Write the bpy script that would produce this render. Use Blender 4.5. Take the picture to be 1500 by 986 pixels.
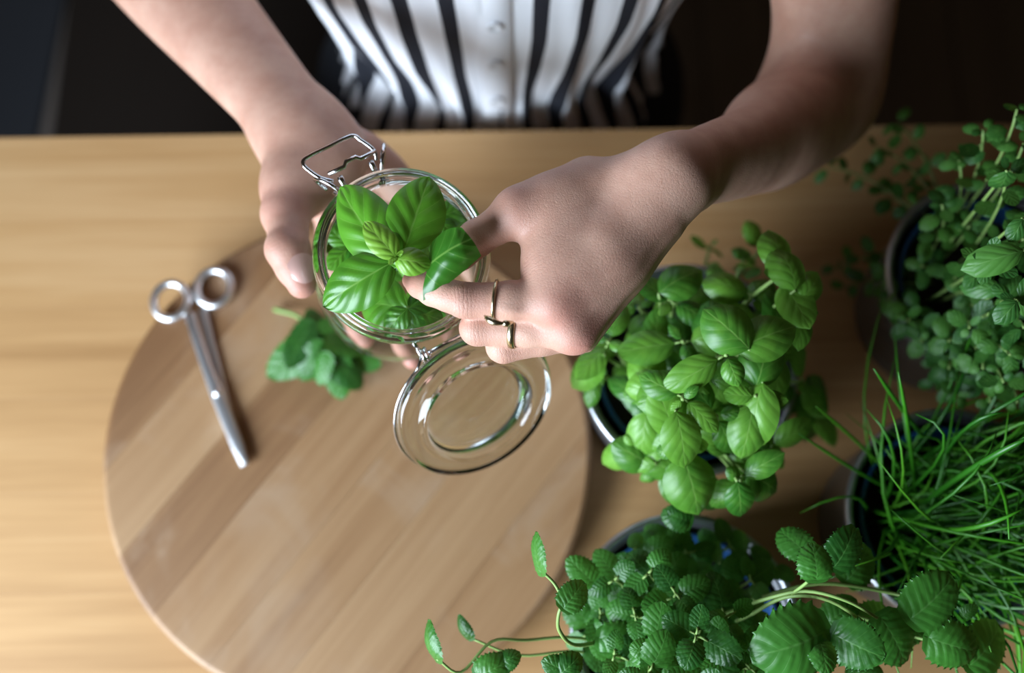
import bpy, bmesh, math, random
import numpy as np
from mathutils import Vector, Matrix
random.seed(7)
rng = np.random.default_rng(7)
for o in list(bpy.data.objects): bpy.data.objects.remove(o)
sc = bpy.context.scene
COL = sc.collection
T = 0.75                     # table top height above the floor
CAM_H = 0.75                 # camera height above the table top
TH = math.radians(14.0)      # camera pitch away from straight down
F = 35.0 / 36.0 * 1500       # focal length in pixels of a 1500 wide frame

# ---------------------------------------------------------------- camera
cam_d = bpy.data.cameras.new('camera'); cam = bpy.data.objects.new('camera', cam_d); COL.objects.link(cam)
cam.location = (0, 0, T + CAM_H); cam.rotation_euler = (TH, 0, 0)
cam_d.lens = 35; cam_d.sensor_width = 36; cam_d.clip_start = 0.01
cam_d.dof.use_dof = True; cam_d.dof.focus_distance = 0.525; cam_d.dof.aperture_fstop = 2.6
sc.camera = cam
# ---------------------------------------------------------------- world, window light, exposure
w = bpy.data.worlds.new('room_light'); sc.world = w; w.use_nodes = True
w.node_tree.nodes['Background'].inputs['Color'].default_value = (1.0, 0.75, 0.5, 1)
w.node_tree.nodes['Background'].inputs['Strength'].default_value = 0.028
ld = bpy.data.lights.new('window_daylight', 'AREA'); lo = bpy.data.objects.new('window_daylight', ld); COL.objects.link(lo)
ld.shape = 'RECTANGLE'; ld.size = 0.66; ld.size_y = 0.8; ld.energy = 41; ld.color = (0.72, 0.86, 1.0)
WIN = Vector((-0.75, -0.52, T + 0.52)); WROT = math.radians(29)      # window in an angled bay, front left
lo.location = WIN; lo.rotation_euler = (0, math.radians(-90), WROT)
vs = sc.view_settings
vs.view_transform = 'Standard'; vs.look = 'None'; vs.gamma = 1.0; vs.use_curve_mapping = False; vs.exposure = 0.0

# ---------------------------------------------------------------- helpers
CT, ST = math.cos(TH), math.sin(TH)
def P(px, py, h):
    """world point seen at photo pixel (px,py) that lies h metres above the table top"""
    a = (px - 750) / F; b = (493 - py) / F
    d = Vector((a, b * CT + ST, b * ST - CT))
    return Vector((0, 0, T + CAM_H)) + d * ((CAM_H - h) / -d.z)
def V(*a): return Vector(a)
def mesh_obj(name, verts, faces, mat=None, parent=None, uvs=None, smooth=True, label=None, kind=None, cat=None, group=None):
    me = bpy.data.meshes.new(name)
    me.from_pydata([tuple(v) for v in verts], [], faces)
    if uvs is not None:
        l = me.uv_layers.new(name='UVMap')
        idx = np.empty(len(me.loops), dtype=np.int32); me.loops.foreach_get('vertex_index', idx)
        l.data.foreach_set('uv', np.asarray(uvs, dtype=np.float32)[idx].ravel())
    if smooth: me.polygons.foreach_set('use_smooth', [True] * len(me.polygons))
    if mat: me.materials.append(mat)
    return obj(name, me, parent, label, cat, group, kind)
def obj(name, data, parent=None, label=None, cat=None, group=None, kind=None):
    o = bpy.data.objects.new(name, data); COL.objects.link(o)
    if parent: o.parent = parent
    if label: o['label'] = label
    if cat: o['category'] = cat
    if group: o['group'] = group
    if kind: o['kind'] = kind
    return o
class MB:
    def __init__(s): s.v = []; s.f = []
    def add(s, v, f):
        n = len(s.v); s.v += [tuple(x) for x in v]; s.f += [tuple(i + n for i in q) for q in f]; return s
    def box(s, lo, hi, M=None):
        x0, y0, z0 = lo; x1, y1, z1 = hi
        v = [V(x, y, z) for z in (z0, z1) for y in (y0, y1) for x in (x0, x1)]
        if M: v = [M @ p for p in v]
        return s.add(v, [(0, 2, 3, 1), (4, 5, 7, 6), (0, 1, 5, 4), (2, 6, 7, 3), (0, 4, 6, 2), (1, 3, 7, 5)])
    def tube(s, pts, r, n=8, closed=False, flat=1.0):
        v, f = tube(pts, r, n, closed, flat); return s.add(v, f)
    def lathe(s, prof, n=48, closed=False, M=None):
        v = []; f = []; m = len(prof)
        for i in range(n):
            a = 2 * math.pi * i / n
            for r, z in prof: v.append(V(r * math.cos(a), r * math.sin(a), z))
        for i in range(n):
            j = (i + 1) % n
            for k in range(m if closed else m - 1):
                l = (k + 1) % m
                f.append((i * m + k, j * m + k, j * m + l, i * m + l))
        if M: v = [M @ p for p in v]
        return s.add(v, f)
    def obj(s, name, mat, parent=None, smooth=True, bevel=0, fix=False, **k):
        o = mesh_obj(name, s.v, s.f, mat, parent, smooth=smooth, **k)
        if fix:
            bm = bmesh.new(); bm.from_mesh(o.data); bmesh.ops.remove_doubles(bm, verts=bm.verts, dist=1e-7); bmesh.ops.recalc_face_normals(bm, faces=bm.faces); bm.to_mesh(o.data); bm.free()
        if bevel:
            m = o.modifiers.new('bevel', 'BEVEL'); m.width = bevel; m.segments = 2; m.limit_method = 'ANGLE'
        return o
def tube(pts, r, n=8, closed=False, flat=1.0):
    pts = [Vector(p) for p in pts]; m = len(pts)
    rs = r if isinstance(r, (list, tuple)) else [r] * m
    tg = []
    for i in range(m):
        a = pts[i - 1] if (i or closed) else pts[0]; b = pts[(i + 1) % m] if (i < m - 1 or closed) else pts[-1]
        tg.append((b - a).normalized())
    u = tg[0].orthogonal().normalized(); v = []; f = []
    for i in range(m):
        u = (u - tg[i] * u.dot(tg[i])).normalized(); w_ = tg[i].cross(u)
        for k in range(n):
            a = 2 * math.pi * k / n
            v.append(pts[i] + u * (math.cos(a) * rs[i]) + w_ * (math.sin(a) * rs[i] * flat))
    for i in range(m if closed else m - 1):
        j = (i + 1) % m
        for k in range(n):
            l = (k + 1) % n
            f.append((i * n + k, i * n + l, j * n + l, j * n + k))
    if not closed:
        f.append(tuple(range(n))[::-1]); f.append(tuple((m - 1) * n + k for k in range(n)))
    return v, f
def bez(a, b, c, n=8):
    a, b, c = Vector(a), Vector(b), Vector(c)
    return [a * (1 - t) ** 2 + b * (2 * t * (1 - t)) + c * t * t for t in [i / n for i in range(n + 1)]]
def spline(pts, n=6):
    pts = [Vector(p) for p in pts]; out = []
    q = [pts[0] * 2 - pts[1]] + pts + [pts[-1] * 2 - pts[-2]]
    for i in range(1, len(q) - 2):
        p0, p1, p2, p3 = q[i - 1:i + 3]
        for k in range(n):
            t = k / n
            out.append(0.5 * ((2 * p1) + (p2 - p0) * t + (2 * p0 - 5 * p1 + 4 * p2 - p3) * t * t + (3 * p1 - p0 - 3 * p2 + p3) * t ** 3))
    return out + [pts[-1]]

# ---------------------------------------------------------------- materials
class NT:
    def __init__(s, name):
        s.m = bpy.data.materials.new(name); s.m.use_nodes = True
        s.t = s.m.node_tree; s.b = s.t.nodes['Principled BSDF']; s.out = s.t.nodes['Material Output']
    def n(s, typ, **k):
        nd = s.t.nodes.new(typ)
        for a, v in k.items():
            if a.startswith('i_'): s.set(nd, a[2:], v)
            else: setattr(nd, a, v)
        return nd
    def set(s, nd, key, v):
        inp = nd.inputs[int(key)] if key.isdigit() else nd.inputs[key.replace('_', ' ')]
        if isinstance(v, bpy.types.NodeSocket): s.t.links.new(v, inp)
        else: inp.default_value = v
    def P(s, **k):
        for a, v in k.items(): s.set(s.b, a, v)
    def math(s, op, a, b=0.0, clamp=False):
        nd = s.n('ShaderNodeMath', operation=op, use_clamp=clamp); s.set(nd, '0', a); s.set(nd, '1', b); return nd.outputs[0]
    def mix(s, fac, a, b, blend='MIX'):
        nd = s.n('ShaderNodeMix', data_type='RGBA', blend_type=blend)
        s.set(nd, '0', fac); s.set(nd, '6', a); s.set(nd, '7', b); return nd.outputs[2]
    def ramp(s, fac, stops):
        nd = s.n('ShaderNodeValToRGB'); s.set(nd, 'Fac', fac); e = nd.color_ramp.elements
        while len(e) > 1: e.remove(e[0])
        for i, (p, c) in enumerate(stops):
            x = e[0] if i == 0 else e.new(p)
            x.position = p; x.color = c if len(c) == 4 else (*c, 1)
        return nd.outputs['Color']
    def smooth(s, v, a, b, lo=0.0, hi=1.0):
        nd = s.n('ShaderNodeMapRange', interpolation_type='SMOOTHSTEP')
        for k, x in zip('01234', (v, a, b, lo, hi)): s.set(nd, k, x)
        return nd.outputs[0]
    def noise(s, vec, scale, detail=4, rough=0.55, dist=0.0):
        nd = s.n('ShaderNodeTexNoise'); s.set(nd, 'Vector', vec); s.set(nd, 'Scale', scale); s.set(nd, 'Detail', detail)
        s.set(nd, 'Roughness', rough); s.set(nd, 'Distortion', dist); return nd.outputs['Fac']
    def coord(s, scale=(1, 1, 1), rot=(0, 0, 0), which='Object'):
        tc = s.n('ShaderNodeTexCoord'); mp = s.n('ShaderNodeMapping'); s.t.links.new(tc.outputs[which], mp.inputs[0])
        mp.inputs['Scale'].default_value = scale; mp.inputs['Rotation'].default_value = rot; return mp.outputs[0]
    def bump(s, height, strength=0.2, dist=0.001):
        nd = s.n('ShaderNodeBump'); s.set(nd, 'Height', height); s.set(nd, 'Strength', strength); s.set(nd, 'Distance', dist); return nd.outputs[0]
    def rnd(s): return s.n('ShaderNodeObjectInfo').outputs['Random']
def plain(name, col, rough=0.5, metal=0.0, **k):
    t = NT(name); t.P(Base_Color=(*col, 1), Roughness=rough, Metallic=metal, **k); return t.m
def wood(name, dark, mid, light, scale, rough=0.45, rnd=0.35, wear=None):
    """grain runs along local x"""
    t = NT(name)
    r = t.rnd(); off = t.n('ShaderNodeCombineXYZ'); t.set(off, '0', t.math('MULTIPLY', r, 37.0)); t.set(off, '1', t.math('MULTIPLY', r, 91.0))
    base = t.n('ShaderNodeVectorMath', operation='ADD'); t.set(base, '0', t.coord()); t.set(base, '1', off.outputs[0])
    mp = t.n('ShaderNodeMapping'); t.set(mp, '0', base.outputs[0]); mp.inputs['Scale'].default_value = (scale * 0.05, scale, scale)
    g1 = t.noise(mp.outputs[0], 1.0, 5, 0.6, 0.6)
    mp2 = t.n('ShaderNodeMapping'); t.set(mp2, '0', base.outputs[0]); mp2.inputs['Scale'].default_value = (scale * 0.3, scale * 9, scale * 9)
    g2 = t.noise(mp2.outputs[0], 1.0, 3, 0.6)
    s = t.math('ADD', t.math('MULTIPLY', g1, 0.75), t.math('MULTIPLY', g2, 0.3))
    s = t.math('ADD', s, t.math('MULTIPLY', t.math('SUBTRACT', r, 0.5), rnd))
    c = t.ramp(s, [(0.3, dark), (0.52, mid), (0.75, light)])
    if wear:
        n = t.noise(base.outputs[0], 9.0, 4, 0.6, 0.5)
        c = t.mix(t.smooth(n, 0.5, 0.72, 0, 0.55), c, (*wear, 1))
    t.P(Base_Color=c, Roughness=rough, Normal=t.bump(g2, 0.15, 0.0006)); return t.m
M = {}
M['oak'] = wood('oak_table_wood', (0.37, 0.19, 0.066), (0.50, 0.28, 0.112), (0.62, 0.385, 0.185), 22, 0.6, 0.12)
M['board'] = wood('worn_board_wood', (0.20, 0.095, 0.038), (0.31, 0.165, 0.072), (0.40, 0.235, 0.115), 26, 0.5, 0.42, wear=(0.42, 0.29, 0.19))
M['floor'] = wood('grey_floor_wood', (0.16, 0.13, 0.115), (0.22, 0.18, 0.155), (0.28, 0.23, 0.20), 12, 0.6, 0.1)
M['chairwood'] = wood('dark_chair_wood', (0.02, 0.008, 0.004), (0.035, 0.014, 0.007), (0.05, 0.02, 0.01), 18, 0.5, 0.1)
M['black'] = plain('black_metal_paint', (0.006, 0.006, 0.007), 0.5)
M['rug'] = plain('grey_felt', (0.04, 0.042, 0.05), 0.95)
M['wall'] = plain('painted_wall', (0.5, 0.48, 0.45), 0.9)
M['frame'] = plain('white_window_paint', (0.75, 0.75, 0.74), 0.4)
M['steel'] = plain('polished_steel', (0.78, 0.78, 0.8), 0.16, 1.0)
M['satin'] = plain('satin_steel', (0.93, 0.93, 0.95), 0.36, 1.0)
M['wire'] = plain('spring_wire_steel', (0.7, 0.7, 0.72), 0.14, 1.0)
M['gold'] = plain('pale_gold', (0.60, 0.52, 0.34), 0.25, 1.0)
M['button'] = plain('white_button', (0.75, 0.75, 0.78), 0.25)
M['trousers'] = plain('dark_denim', (0.012, 0.014, 0.02), 0.9)
M['hair'] = plain('brown_hair', (0.05, 0.025, 0.012), 0.5)
def m_pot():
    t = NT('brushed_grey_metal'); c = t.coord((3, 3, 600)); n = t.noise(c, 1.0, 3)
    t.P(Base_Color=t.ramp(n, [(0.3, (0.16, 0.16, 0.17)), (0.7, (0.24, 0.24, 0.25))]), Metallic=0.85, Roughness=0.42); return t.m
M['pot'] = m_pot()
M['rim'] = plain('pale_metal_rim', (0.42, 0.44, 0.47), 0.3, 0.9)
M['bluepot'] = plain('blue_plastic', (0.012, 0.075, 0.22), 0.45)
def m_soil():
    t = NT('potting_soil'); n = t.noise(t.coord(), 260, 4, 0.7)
    t.P(Base_Color=t.ramp(n, [(0.35, (0.004, 0.003, 0.002)), (0.7, (0.03, 0.02, 0.014))]), Roughness=0.95, Normal=t.bump(n, 0.8, 0.004)); return t.m
M['soil'] = m_soil()
def m_thin():
    t = NT('clear_thin_glass'); t.t.nodes.remove(t.b)
    lw = t.n('ShaderNodeLayerWeight', i_Blend=0.22)
    tr = t.n('ShaderNodeBsdfTransparent', i_Color=(0.95, 0.97, 0.955, 1)); gl = t.n('ShaderNodeBsdfGlossy', i_Roughness=0.03, i_Color=(0.9, 0.92, 0.92, 1))
    mx = t.n('ShaderNodeMixShader'); t.set(mx, '0', t.math('ADD', t.math('MULTIPLY', lw.outputs['Fresnel'], 0.75), 0.02))
    t.set(mx, '1', tr.outputs[0]); t.set(mx, '2', gl.outputs[0]); t.t.links.new(mx.outputs[0], t.out.inputs[0]); return t.m
M['thin'] = m_thin()
def m_glass():
    t = NT('clear_thick_glass'); t.P(Base_Color=(0.93, 0.97, 0.95, 1), Roughness=0.0, IOR=1.47, Transmission_Weight=1.0); return t.m
M['glass'] = m_glass()
def m_skin():
    t = NT('skin'); oc = t.coord()
    n1 = t.noise(oc, 45, 4, 0.6); n2 = t.noise(oc, 700, 3, 0.65)
    vo = t.n('ShaderNodeTexVoronoi', feature='DISTANCE_TO_EDGE', i_Scale=620); t.set(vo, 'Vector', oc)
    red = t.n('ShaderNodeAttribute', attribute_name='red').outputs['Fac']
    c = t.ramp(n1, [(0.3, (0.50, 0.265, 0.19)), (0.7, (0.62, 0.37, 0.275))])
    c = t.mix(t.math('MULTIPLY', red, 0.6), c, (0.50, 0.15, 0.125, 1))
    hgt = t.math('ADD', t.math('MULTIPLY', n2, 0.6), t.math('MULTIPLY', t.smooth(vo.outputs['Distance'], 0.0, 0.12), 0.5))
    fo = t.n('ShaderNodeAttribute', attribute_name='fold').outputs['Fac']; al = t.n('ShaderNodeAttribute', attribute_name='along').outputs['Fac']
    ph = t.math('ADD', t.math('MULTIPLY', al, 480.0), t.math('MULTIPLY', t.noise(oc, 160, 3), 2.6))
    fr = t.math('ABSOLUTE', t.math('SUBTRACT', t.math('FRACT', ph), 0.5)); ln = t.math('MULTIPLY', t.smooth(fr, 0.30, 0.5), fo)
    hgt = t.math('SUBTRACT', hgt, t.math('MULTIPLY', ln, 2.2)); c = t.mix(t.math('MULTIPLY', ln, 0.35), c, (0.34, 0.11, 0.08, 1))
    t.P(Base_Color=c, Roughness=0.48, Specular_IOR_Level=0.42, Subsurface_Weight=0.12, Subsurface_Radius=(1.0, 0.35, 0.2), Subsurface_Scale=0.004,
        Normal=t.bump(hgt, 0.32, 0.0005)); return t.m
M['skin'] = m_skin()
M['nail'] = plain('fingernail', (0.72, 0.43, 0.37), 0.22)
def m_leaf(name, deep, mid, vein, n_side=6.0, slope=2.2, rough=0.36, veinw=0.035, relief=0.22, var=0.35, trans=0.22, crink=0.25, crk=9.0):
    """UV.x along the leaf, UV.y across it (0.5 = midrib)"""
    t = NT(name); uv = t.n('ShaderNodeUVMap').outputs[0]; sp = t.n('ShaderNodeSeparateXYZ'); t.set(sp, '0', uv)
    u = sp.outputs[0]; v = t.math('ABSOLUTE', t.math('SUBTRACT', t.math('MULTIPLY', sp.outputs[1], 2.0), 1.0))
    fr = t.math('ABSOLUTE', t.math('SUBTRACT', t.math('FRACT', t.math('SUBTRACT', t.math('MULTIPLY', u, n_side), t.math('MULTIPLY', t.math('POWER', v, 0.8), slope))), 0.5))
    side = t.math('MULTIPLY', t.smooth(fr, 0.5 - veinw * 1.3, 0.5), t.smooth(v, 1.0, 0.6))
    midr = t.smooth(v, veinw * 1.6, veinw * 0.3)
    ve = t.math('MAXIMUM', midr, t.math('MULTIPLY', side, 0.6))
    oc = t.coord(); n = t.noise(oc, 3.0, 3)
    r = t.rnd()
    f = t.math('ADD', t.math('MULTIPLY', n, 0.6), t.math('MULTIPLY', r, var * 1.6))
    c = t.mix(t.smooth(f, 0.2, 0.9), (*deep, 1), (*mid, 1))
    c = t.mix(t.math('MULTIPLY', ve, 0.5), c, (*vein, 1))
    hgt = t.math('SUBTRACT', t.math('MULTIPLY', t.smooth(fr, 0.5, 0.1), 1.0), t.math('MULTIPLY', ve, 0.3))
    vz = t.n('ShaderNodeTexVoronoi', feature='SMOOTH_F1', i_Scale=crk); t.set(vz, 'Vector', uv); vz.inputs['Smoothness'].default_value = 0.6
    hgt = t.math('ADD', hgt, t.math('MULTIPLY', vz.outputs['Distance'], -1.4 * crink))
    nb = t.bump(hgt, relief, 0.0007)
    t.P(Base_Color=c, Roughness=rough, Specular_IOR_Level=0.5, Normal=nb)
    tl = t.n('ShaderNodeBsdfTranslucent'); t.set(tl, 'Color', t.mix(0.5, c, (0.25, 0.42, 0.04, 1))); t.set(tl, 'Normal', nb)
    mx = t.n('ShaderNodeMixShader', i_0=trans); t.t.links.new(t.b.outputs[0], mx.inputs[1]); t.t.links.new(tl.outputs[0], mx.inputs[2])
    t.t.links.new(mx.outputs[0], t.out.inputs[0]); return t.m
M['basil'] = m_leaf('basil_leaf', (0.028, 0.14, 0.012), (0.10, 0.31, 0.022), (0.24, 0.46, 0.09), 4.5, 1.7, 0.33)
M['basil_young'] = m_leaf('young_basil_leaf', (0.15, 0.36, 0.03), (0.24, 0.46, 0.05), (0.38, 0.58, 0.14), 4.5, 1.7, 0.36)
M['basil_pot'] = m_leaf('potted_basil_leaf', (0.035, 0.165, 0.016), (0.155, 0.38, 0.04), (0.26, 0.48, 0.10), 4.5, 1.7, 0.38)
M['balm'] = m_leaf('lemon_balm_leaf', (0.013, 0.085, 0.011), (0.05, 0.21, 0.026), (0.12, 0.32, 0.07), 6.0, 1.6, 0.40, 0.035, 0.26, crink=0.9, crk=9.0, var=.5)
M['oregano'] = m_leaf('oregano_leaf', (0.022, 0.11, 0.018), (0.085, 0.25, 0.038), (0.15, 0.34, 0.08), 4.0, 1.8, 0.45, 0.04, 0.3)
M['stem'] = plain('green_stem', (0.14, 0.28, 0.05), 0.5)
M['stem_pale'] = plain('pale_green_stem', (0.24, 0.38, 0.10), 0.5)
M['stem_brown'] = plain('olive_stem', (0.16, 0.2, 0.05), 0.55)
def m_chive():
    t = NT('chive_blade'); r = t.rnd()
    t.P(Base_Color=t.ramp(r, [(0.0, (0.012, 0.10, 0.006)), (0.6, (0.05, 0.26, 0.010)), (0.95, (0.10, 0.36, 0.018)), (1.0, (0.14, 0.3, 0.12))]), Roughness=0.4); return t.m
M['chive'] = m_chive()
def m_shirt():
    t = NT('striped_cotton'); uv = t.n('ShaderNodeUVMap').outputs[0]; sp = t.n('ShaderNodeSeparateXYZ'); t.set(sp, '0', uv)
    fr = t.math('ABSOLUTE', t.math('SUBTRACT', t.math('FRACT', sp.outputs[0]), 0.5))
    st = t.smooth(fr, 0.312, 0.332)
    nz = t.noise(t.coord((900, 900, 900)), 1.0, 2)
    c = t.mix(st, (0.84, 0.84, 0.88, 1), (0.008, 0.009, 0.016, 1))
    t.P(Base_Color=c, Roughness=0.85, Normal=t.bump(nz, 0.15, 0.0004)); return t.m
M['shirt'] = m_shirt()

# ---------------------------------------------------------------- room
def box_obj(name, lo, hi, mat, parent=None, bevel=0.0, **k): return MB().box(lo, hi).obj(name, mat, parent, smooth=False, bevel=bevel, **k)
fl = obj('floor', None, kind='structure'); fl['label'] = 'grey brown plank floor beyond the table'
for i in range(22):
    x0 = -1.5 + i * 0.14
    y = MB().box((-1.6, 0.002, -0.02), (1.6, 0.138, 0)).obj('plank', M['floor'], fl, smooth=False)
    y.rotation_euler = (0, 0, math.pi / 2); y.location = (x0 + 0.14, 0.2, 0)
hw, hh, wz = 0.44, 0.36, WIN.z
wl = MB(); X0, X1 = -.14, -.02
wl.box((X0, -1.0, -wz), (X1, -hw, 2.4 - wz)); wl.box((X0, hw, -wz), (X1, 1.0, 2.4 - wz))
wl.box((X0, -hw, -wz), (X1, hw, -hh)); wl.box((X0, -hw, hh), (X1, hw, 2.4 - wz))
wo = wl.obj('wall_left', M['wall'], smooth=False, kind='structure', label='painted wall with the window'); wo.location = WIN; wo.rotation_euler = (0, 0, WROT)
wn = obj('window_1', None, kind='structure', label='white framed window beside the table'); wn.rotation_euler = (0, 0, WROT); wn.location = WIN + Matrix.Rotation(WROT, 3, 'Z') @ V(X0 + .03, 0, 0)
for lo_, hi_ in (((-.03, -hw, -hh), (.03, -hw + .05, hh)), ((-.03, hw - .05, -hh), (.03, hw, hh)), ((-.03, -hw + .05, hh - .05), (.03, hw - .05, hh)),
                 ((-.03, -hw + .05, -hh), (.03, hw - .05, -hh + .05)), ((-.025, -.02, -hh + .05), (.025, .02, hh - .05))):
    box_obj('frame_bar', lo_, hi_, M['frame'], wn)
for s in (-1, 1): box_obj('pane', (-.003, min(s * .02, s * (hw - .05)), -hh + .05), (.003, max(s * .02, s * (hw - .05)), hh - .05), M['thin'], wn)
rug = box_obj('floor_mat', (-.35, -.5, 0), (.35, .5, .012), M['rug'], bevel=0.004, label='dark grey mat on the floor at the far left', cat='mat')
rug.location = (-.965, 0.95, 0); rug.rotation_euler = (0, 0, math.radians(-4))
rug.scale = (0.6, 1, 1)
rg2 = box_obj('floor_rug', (-.42, -.55, 0), (.42, .55, .008), plain('dark_brown_pile', (0.022, 0.013, 0.008), 0.95), bevel=0.003, label='dark brown rug on the floor behind the table', cat='rug'); rg2.location = (-.33, .98, 0)
ch = obj('chair', None, label='dark wooden chair with black legs behind the table at right', cat='chair'); ch.location = (0.72, 1.12, 0); ch.rotation_euler = (0, 0, 0.25)
MB().box((-.2, -.2, .43), (.2, .2, .455)).obj('seat', M['chairwood'], ch, smooth=False, bevel=.008)
for sx in (-1, 1):
    for sy in (-1, 1):
        MB().tube([(sx * .17, sy * .17, .43), (sx * .2, sy * .21, 0)], [.016, .012]).obj('leg', M['black'], ch)
for sx in (-1, 1): MB().tube([(sx * .18, .18, .45), (sx * .19, .23, .85)], .013).obj('back_post', M['black'], ch)
MB().box((-.2, .205, .68), (.2, .225, .86)).obj('backrest', M['chairwood'], ch, smooth=False, bevel=.008)

# ---------------------------------------------------------------- table
YE = P(750, 191.5, 0).y
tb = obj('dining_table', None, label='honey oak dining table the jar, board and pots stand over', cat='table')
tb.location = (0, YE, T); tb.rotation_euler = (0, 0, math.radians(0.85))
pw = 0.0725; NP = 11; TX = 0.61
for i in range(NP):
    xa = -TX; cuts = [xa, TX] if True else []
    p = MB().box((-TX, 0, -.028), (TX, pw, 0)).obj('plank', M['oak'], tb, smooth=False, bevel=0.0003)
    p.location = (0, -pw * (i + 1), 0)
D = pw * NP
for sx in (-1, 1):
    for yy in (-.07, -D + .07): box_obj('leg', (sx * (TX - .07) - .03, yy - .03, -T), (sx * (TX - .07) + .03, yy + .03, -.028), M['oak'], tb, bevel=.003)
for yy in (-.07, -D + .07): box_obj('apron', (-TX + .1, yy - .011, -.105), (TX - .1, yy + .011, -.028), M['oak'], tb)

# ---------------------------------------------------------------- round board made of glued strips
BH = 0.028; BR = 0.2469 * (CAM_H - BH); BC = V(-0.166 * (CAM_H - BH), 0.1325 * (CAM_H - BH), T)
bd = obj('serving_board', None, label='round worn wooden serving board lying under the scissors and jar', cat='board')
bd.location = BC; bd.rotation_euler = (0, 0, math.radians(52))
edges = [-BR, -.128, -.070, -.022, .032, .078, .128, BR]
for k in range(len(edges) - 1):
    g = 0.0001; levels = [(-.012, .0115), (-.006, .0095), (-.0015, .0125), (0, .0165), (0, .0225), (-.0012, .0262), (-.004, .0279), (-.006, .028)]
    n = 14; vv = []; ff = []; cnt = 2 * (n + 1)
    for dr, z in levels:
        R = BR + dr; u0 = max(edges[k] + g, -R); u1 = min(edges[k + 1] - g, R)
        us = [u0 + (u1 - u0) * (0.5 - 0.5 * math.cos(math.pi * i / n)) for i in range(n + 1)]
        ring = [(math.sqrt(max(R * R - u * u, 0)), u, z) for u in us] + [(-math.sqrt(max(R * R - u * u, 0)), u, z) for u in reversed(us)]
        vv += ring
    for l in range(len(levels) - 1):
        for i in range(cnt):
            j = (i + 1) % cnt; ff.append((l * cnt + i, l * cnt + j, (l + 1) * cnt + j, (l + 1) * cnt + i))
    ff.append(tuple(range(cnt))[::-1]); ff.append(tuple((len(levels) - 1) * cnt + i for i in range(cnt)))
    mesh_obj('plank', vv, ff, M['board'], bd, smooth=False)
MB().lathe([(0, 0), (.11, 0), (.115, .003), (.115, .0115), (0, .0115)], 48).obj('turntable_foot', M['black'], bd)

# ---------------------------------------------------------------- scissors
def SP(px, py, dz=0.0): return P(px, py, BH + dz)
s0 = SP(318, 575)
scs = obj('scissors', None, label='small steel scissors with round finger rings lying on the board', cat='scissors'); scs.location = s0
def strip(px_pts, widths, z0, z1):
    """flat bar through pixel points, widths in metres, z range above the board"""
    ptsw = [SP(*p) - s0 for p in px_pts]; mb = MB(); vv = []; ff = []
    for i, p in enumerate(ptsw):
        a = ptsw[max(i - 1, 0)]; b = ptsw[min(i + 1, len(ptsw) - 1)]; d = (b - a); d.z = 0; d.normalize(); nrm = V(-d.y, d.x, 0)
        w0 = widths[i] / 2
        vv += [p + nrm * w0 + V(0, 0, z0), p - nrm * w0 + V(0, 0, z0), p - nrm * w0 * .8 + V(0, 0, z1), p + nrm * w0 * .8 + V(0, 0, z1)]
    for i in range(len(ptsw) - 1):
        for k in range(4): ff.append((i * 4 + k, i * 4 + (k + 1) % 4, i * 4 + 4 + (k + 1) % 4, i * 4 + 4 + k))
    ff += [(3, 2, 1, 0), tuple(len(vv) - 4 + k for k in range(4))]
    return mb.add(vv, ff)
h1 = strip([(280, 462), (292, 500), (306, 542), (322, 582), (338, 622), (352, 655), (364, 682)], [.0075, .0078, .008, .0105, .0105, .0085, .004], .0042, .0072).obj('blade', M['satin'], scs, bevel=.0004)
h2 = strip([(298, 455), (308, 500), (320, 545), (326, 580), (336, 622), (347, 655), (358, 684)], [.0075, .0078, .0078, .010, .0095, .0075, .0035], .0008, .0038).obj('blade', M['satin'], scs, bevel=.0004)
for (cx, cy), hobj, z in (((253, 443), h1, .0045), ((316, 424), h2, .0045)):
    c = SP(cx, cy) - s0
    MB().tube([c + V(math.cos(a) * .0128, math.sin(a) * .0138, z) for a in np.linspace(0, 2 * math.pi, 33)[:-1]], .0030, 10, True, 1.0).obj('finger_ring', M['satin'], hobj)
MB().lathe([(0, .0095), (.0022, .0092), (.0034, .0078), (.0034, .0005), (0, .0005)], 16, M=Matrix.Translation(SP(322, 578) - s0)).obj('pivot_screw', M['satin'], scs)

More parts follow.
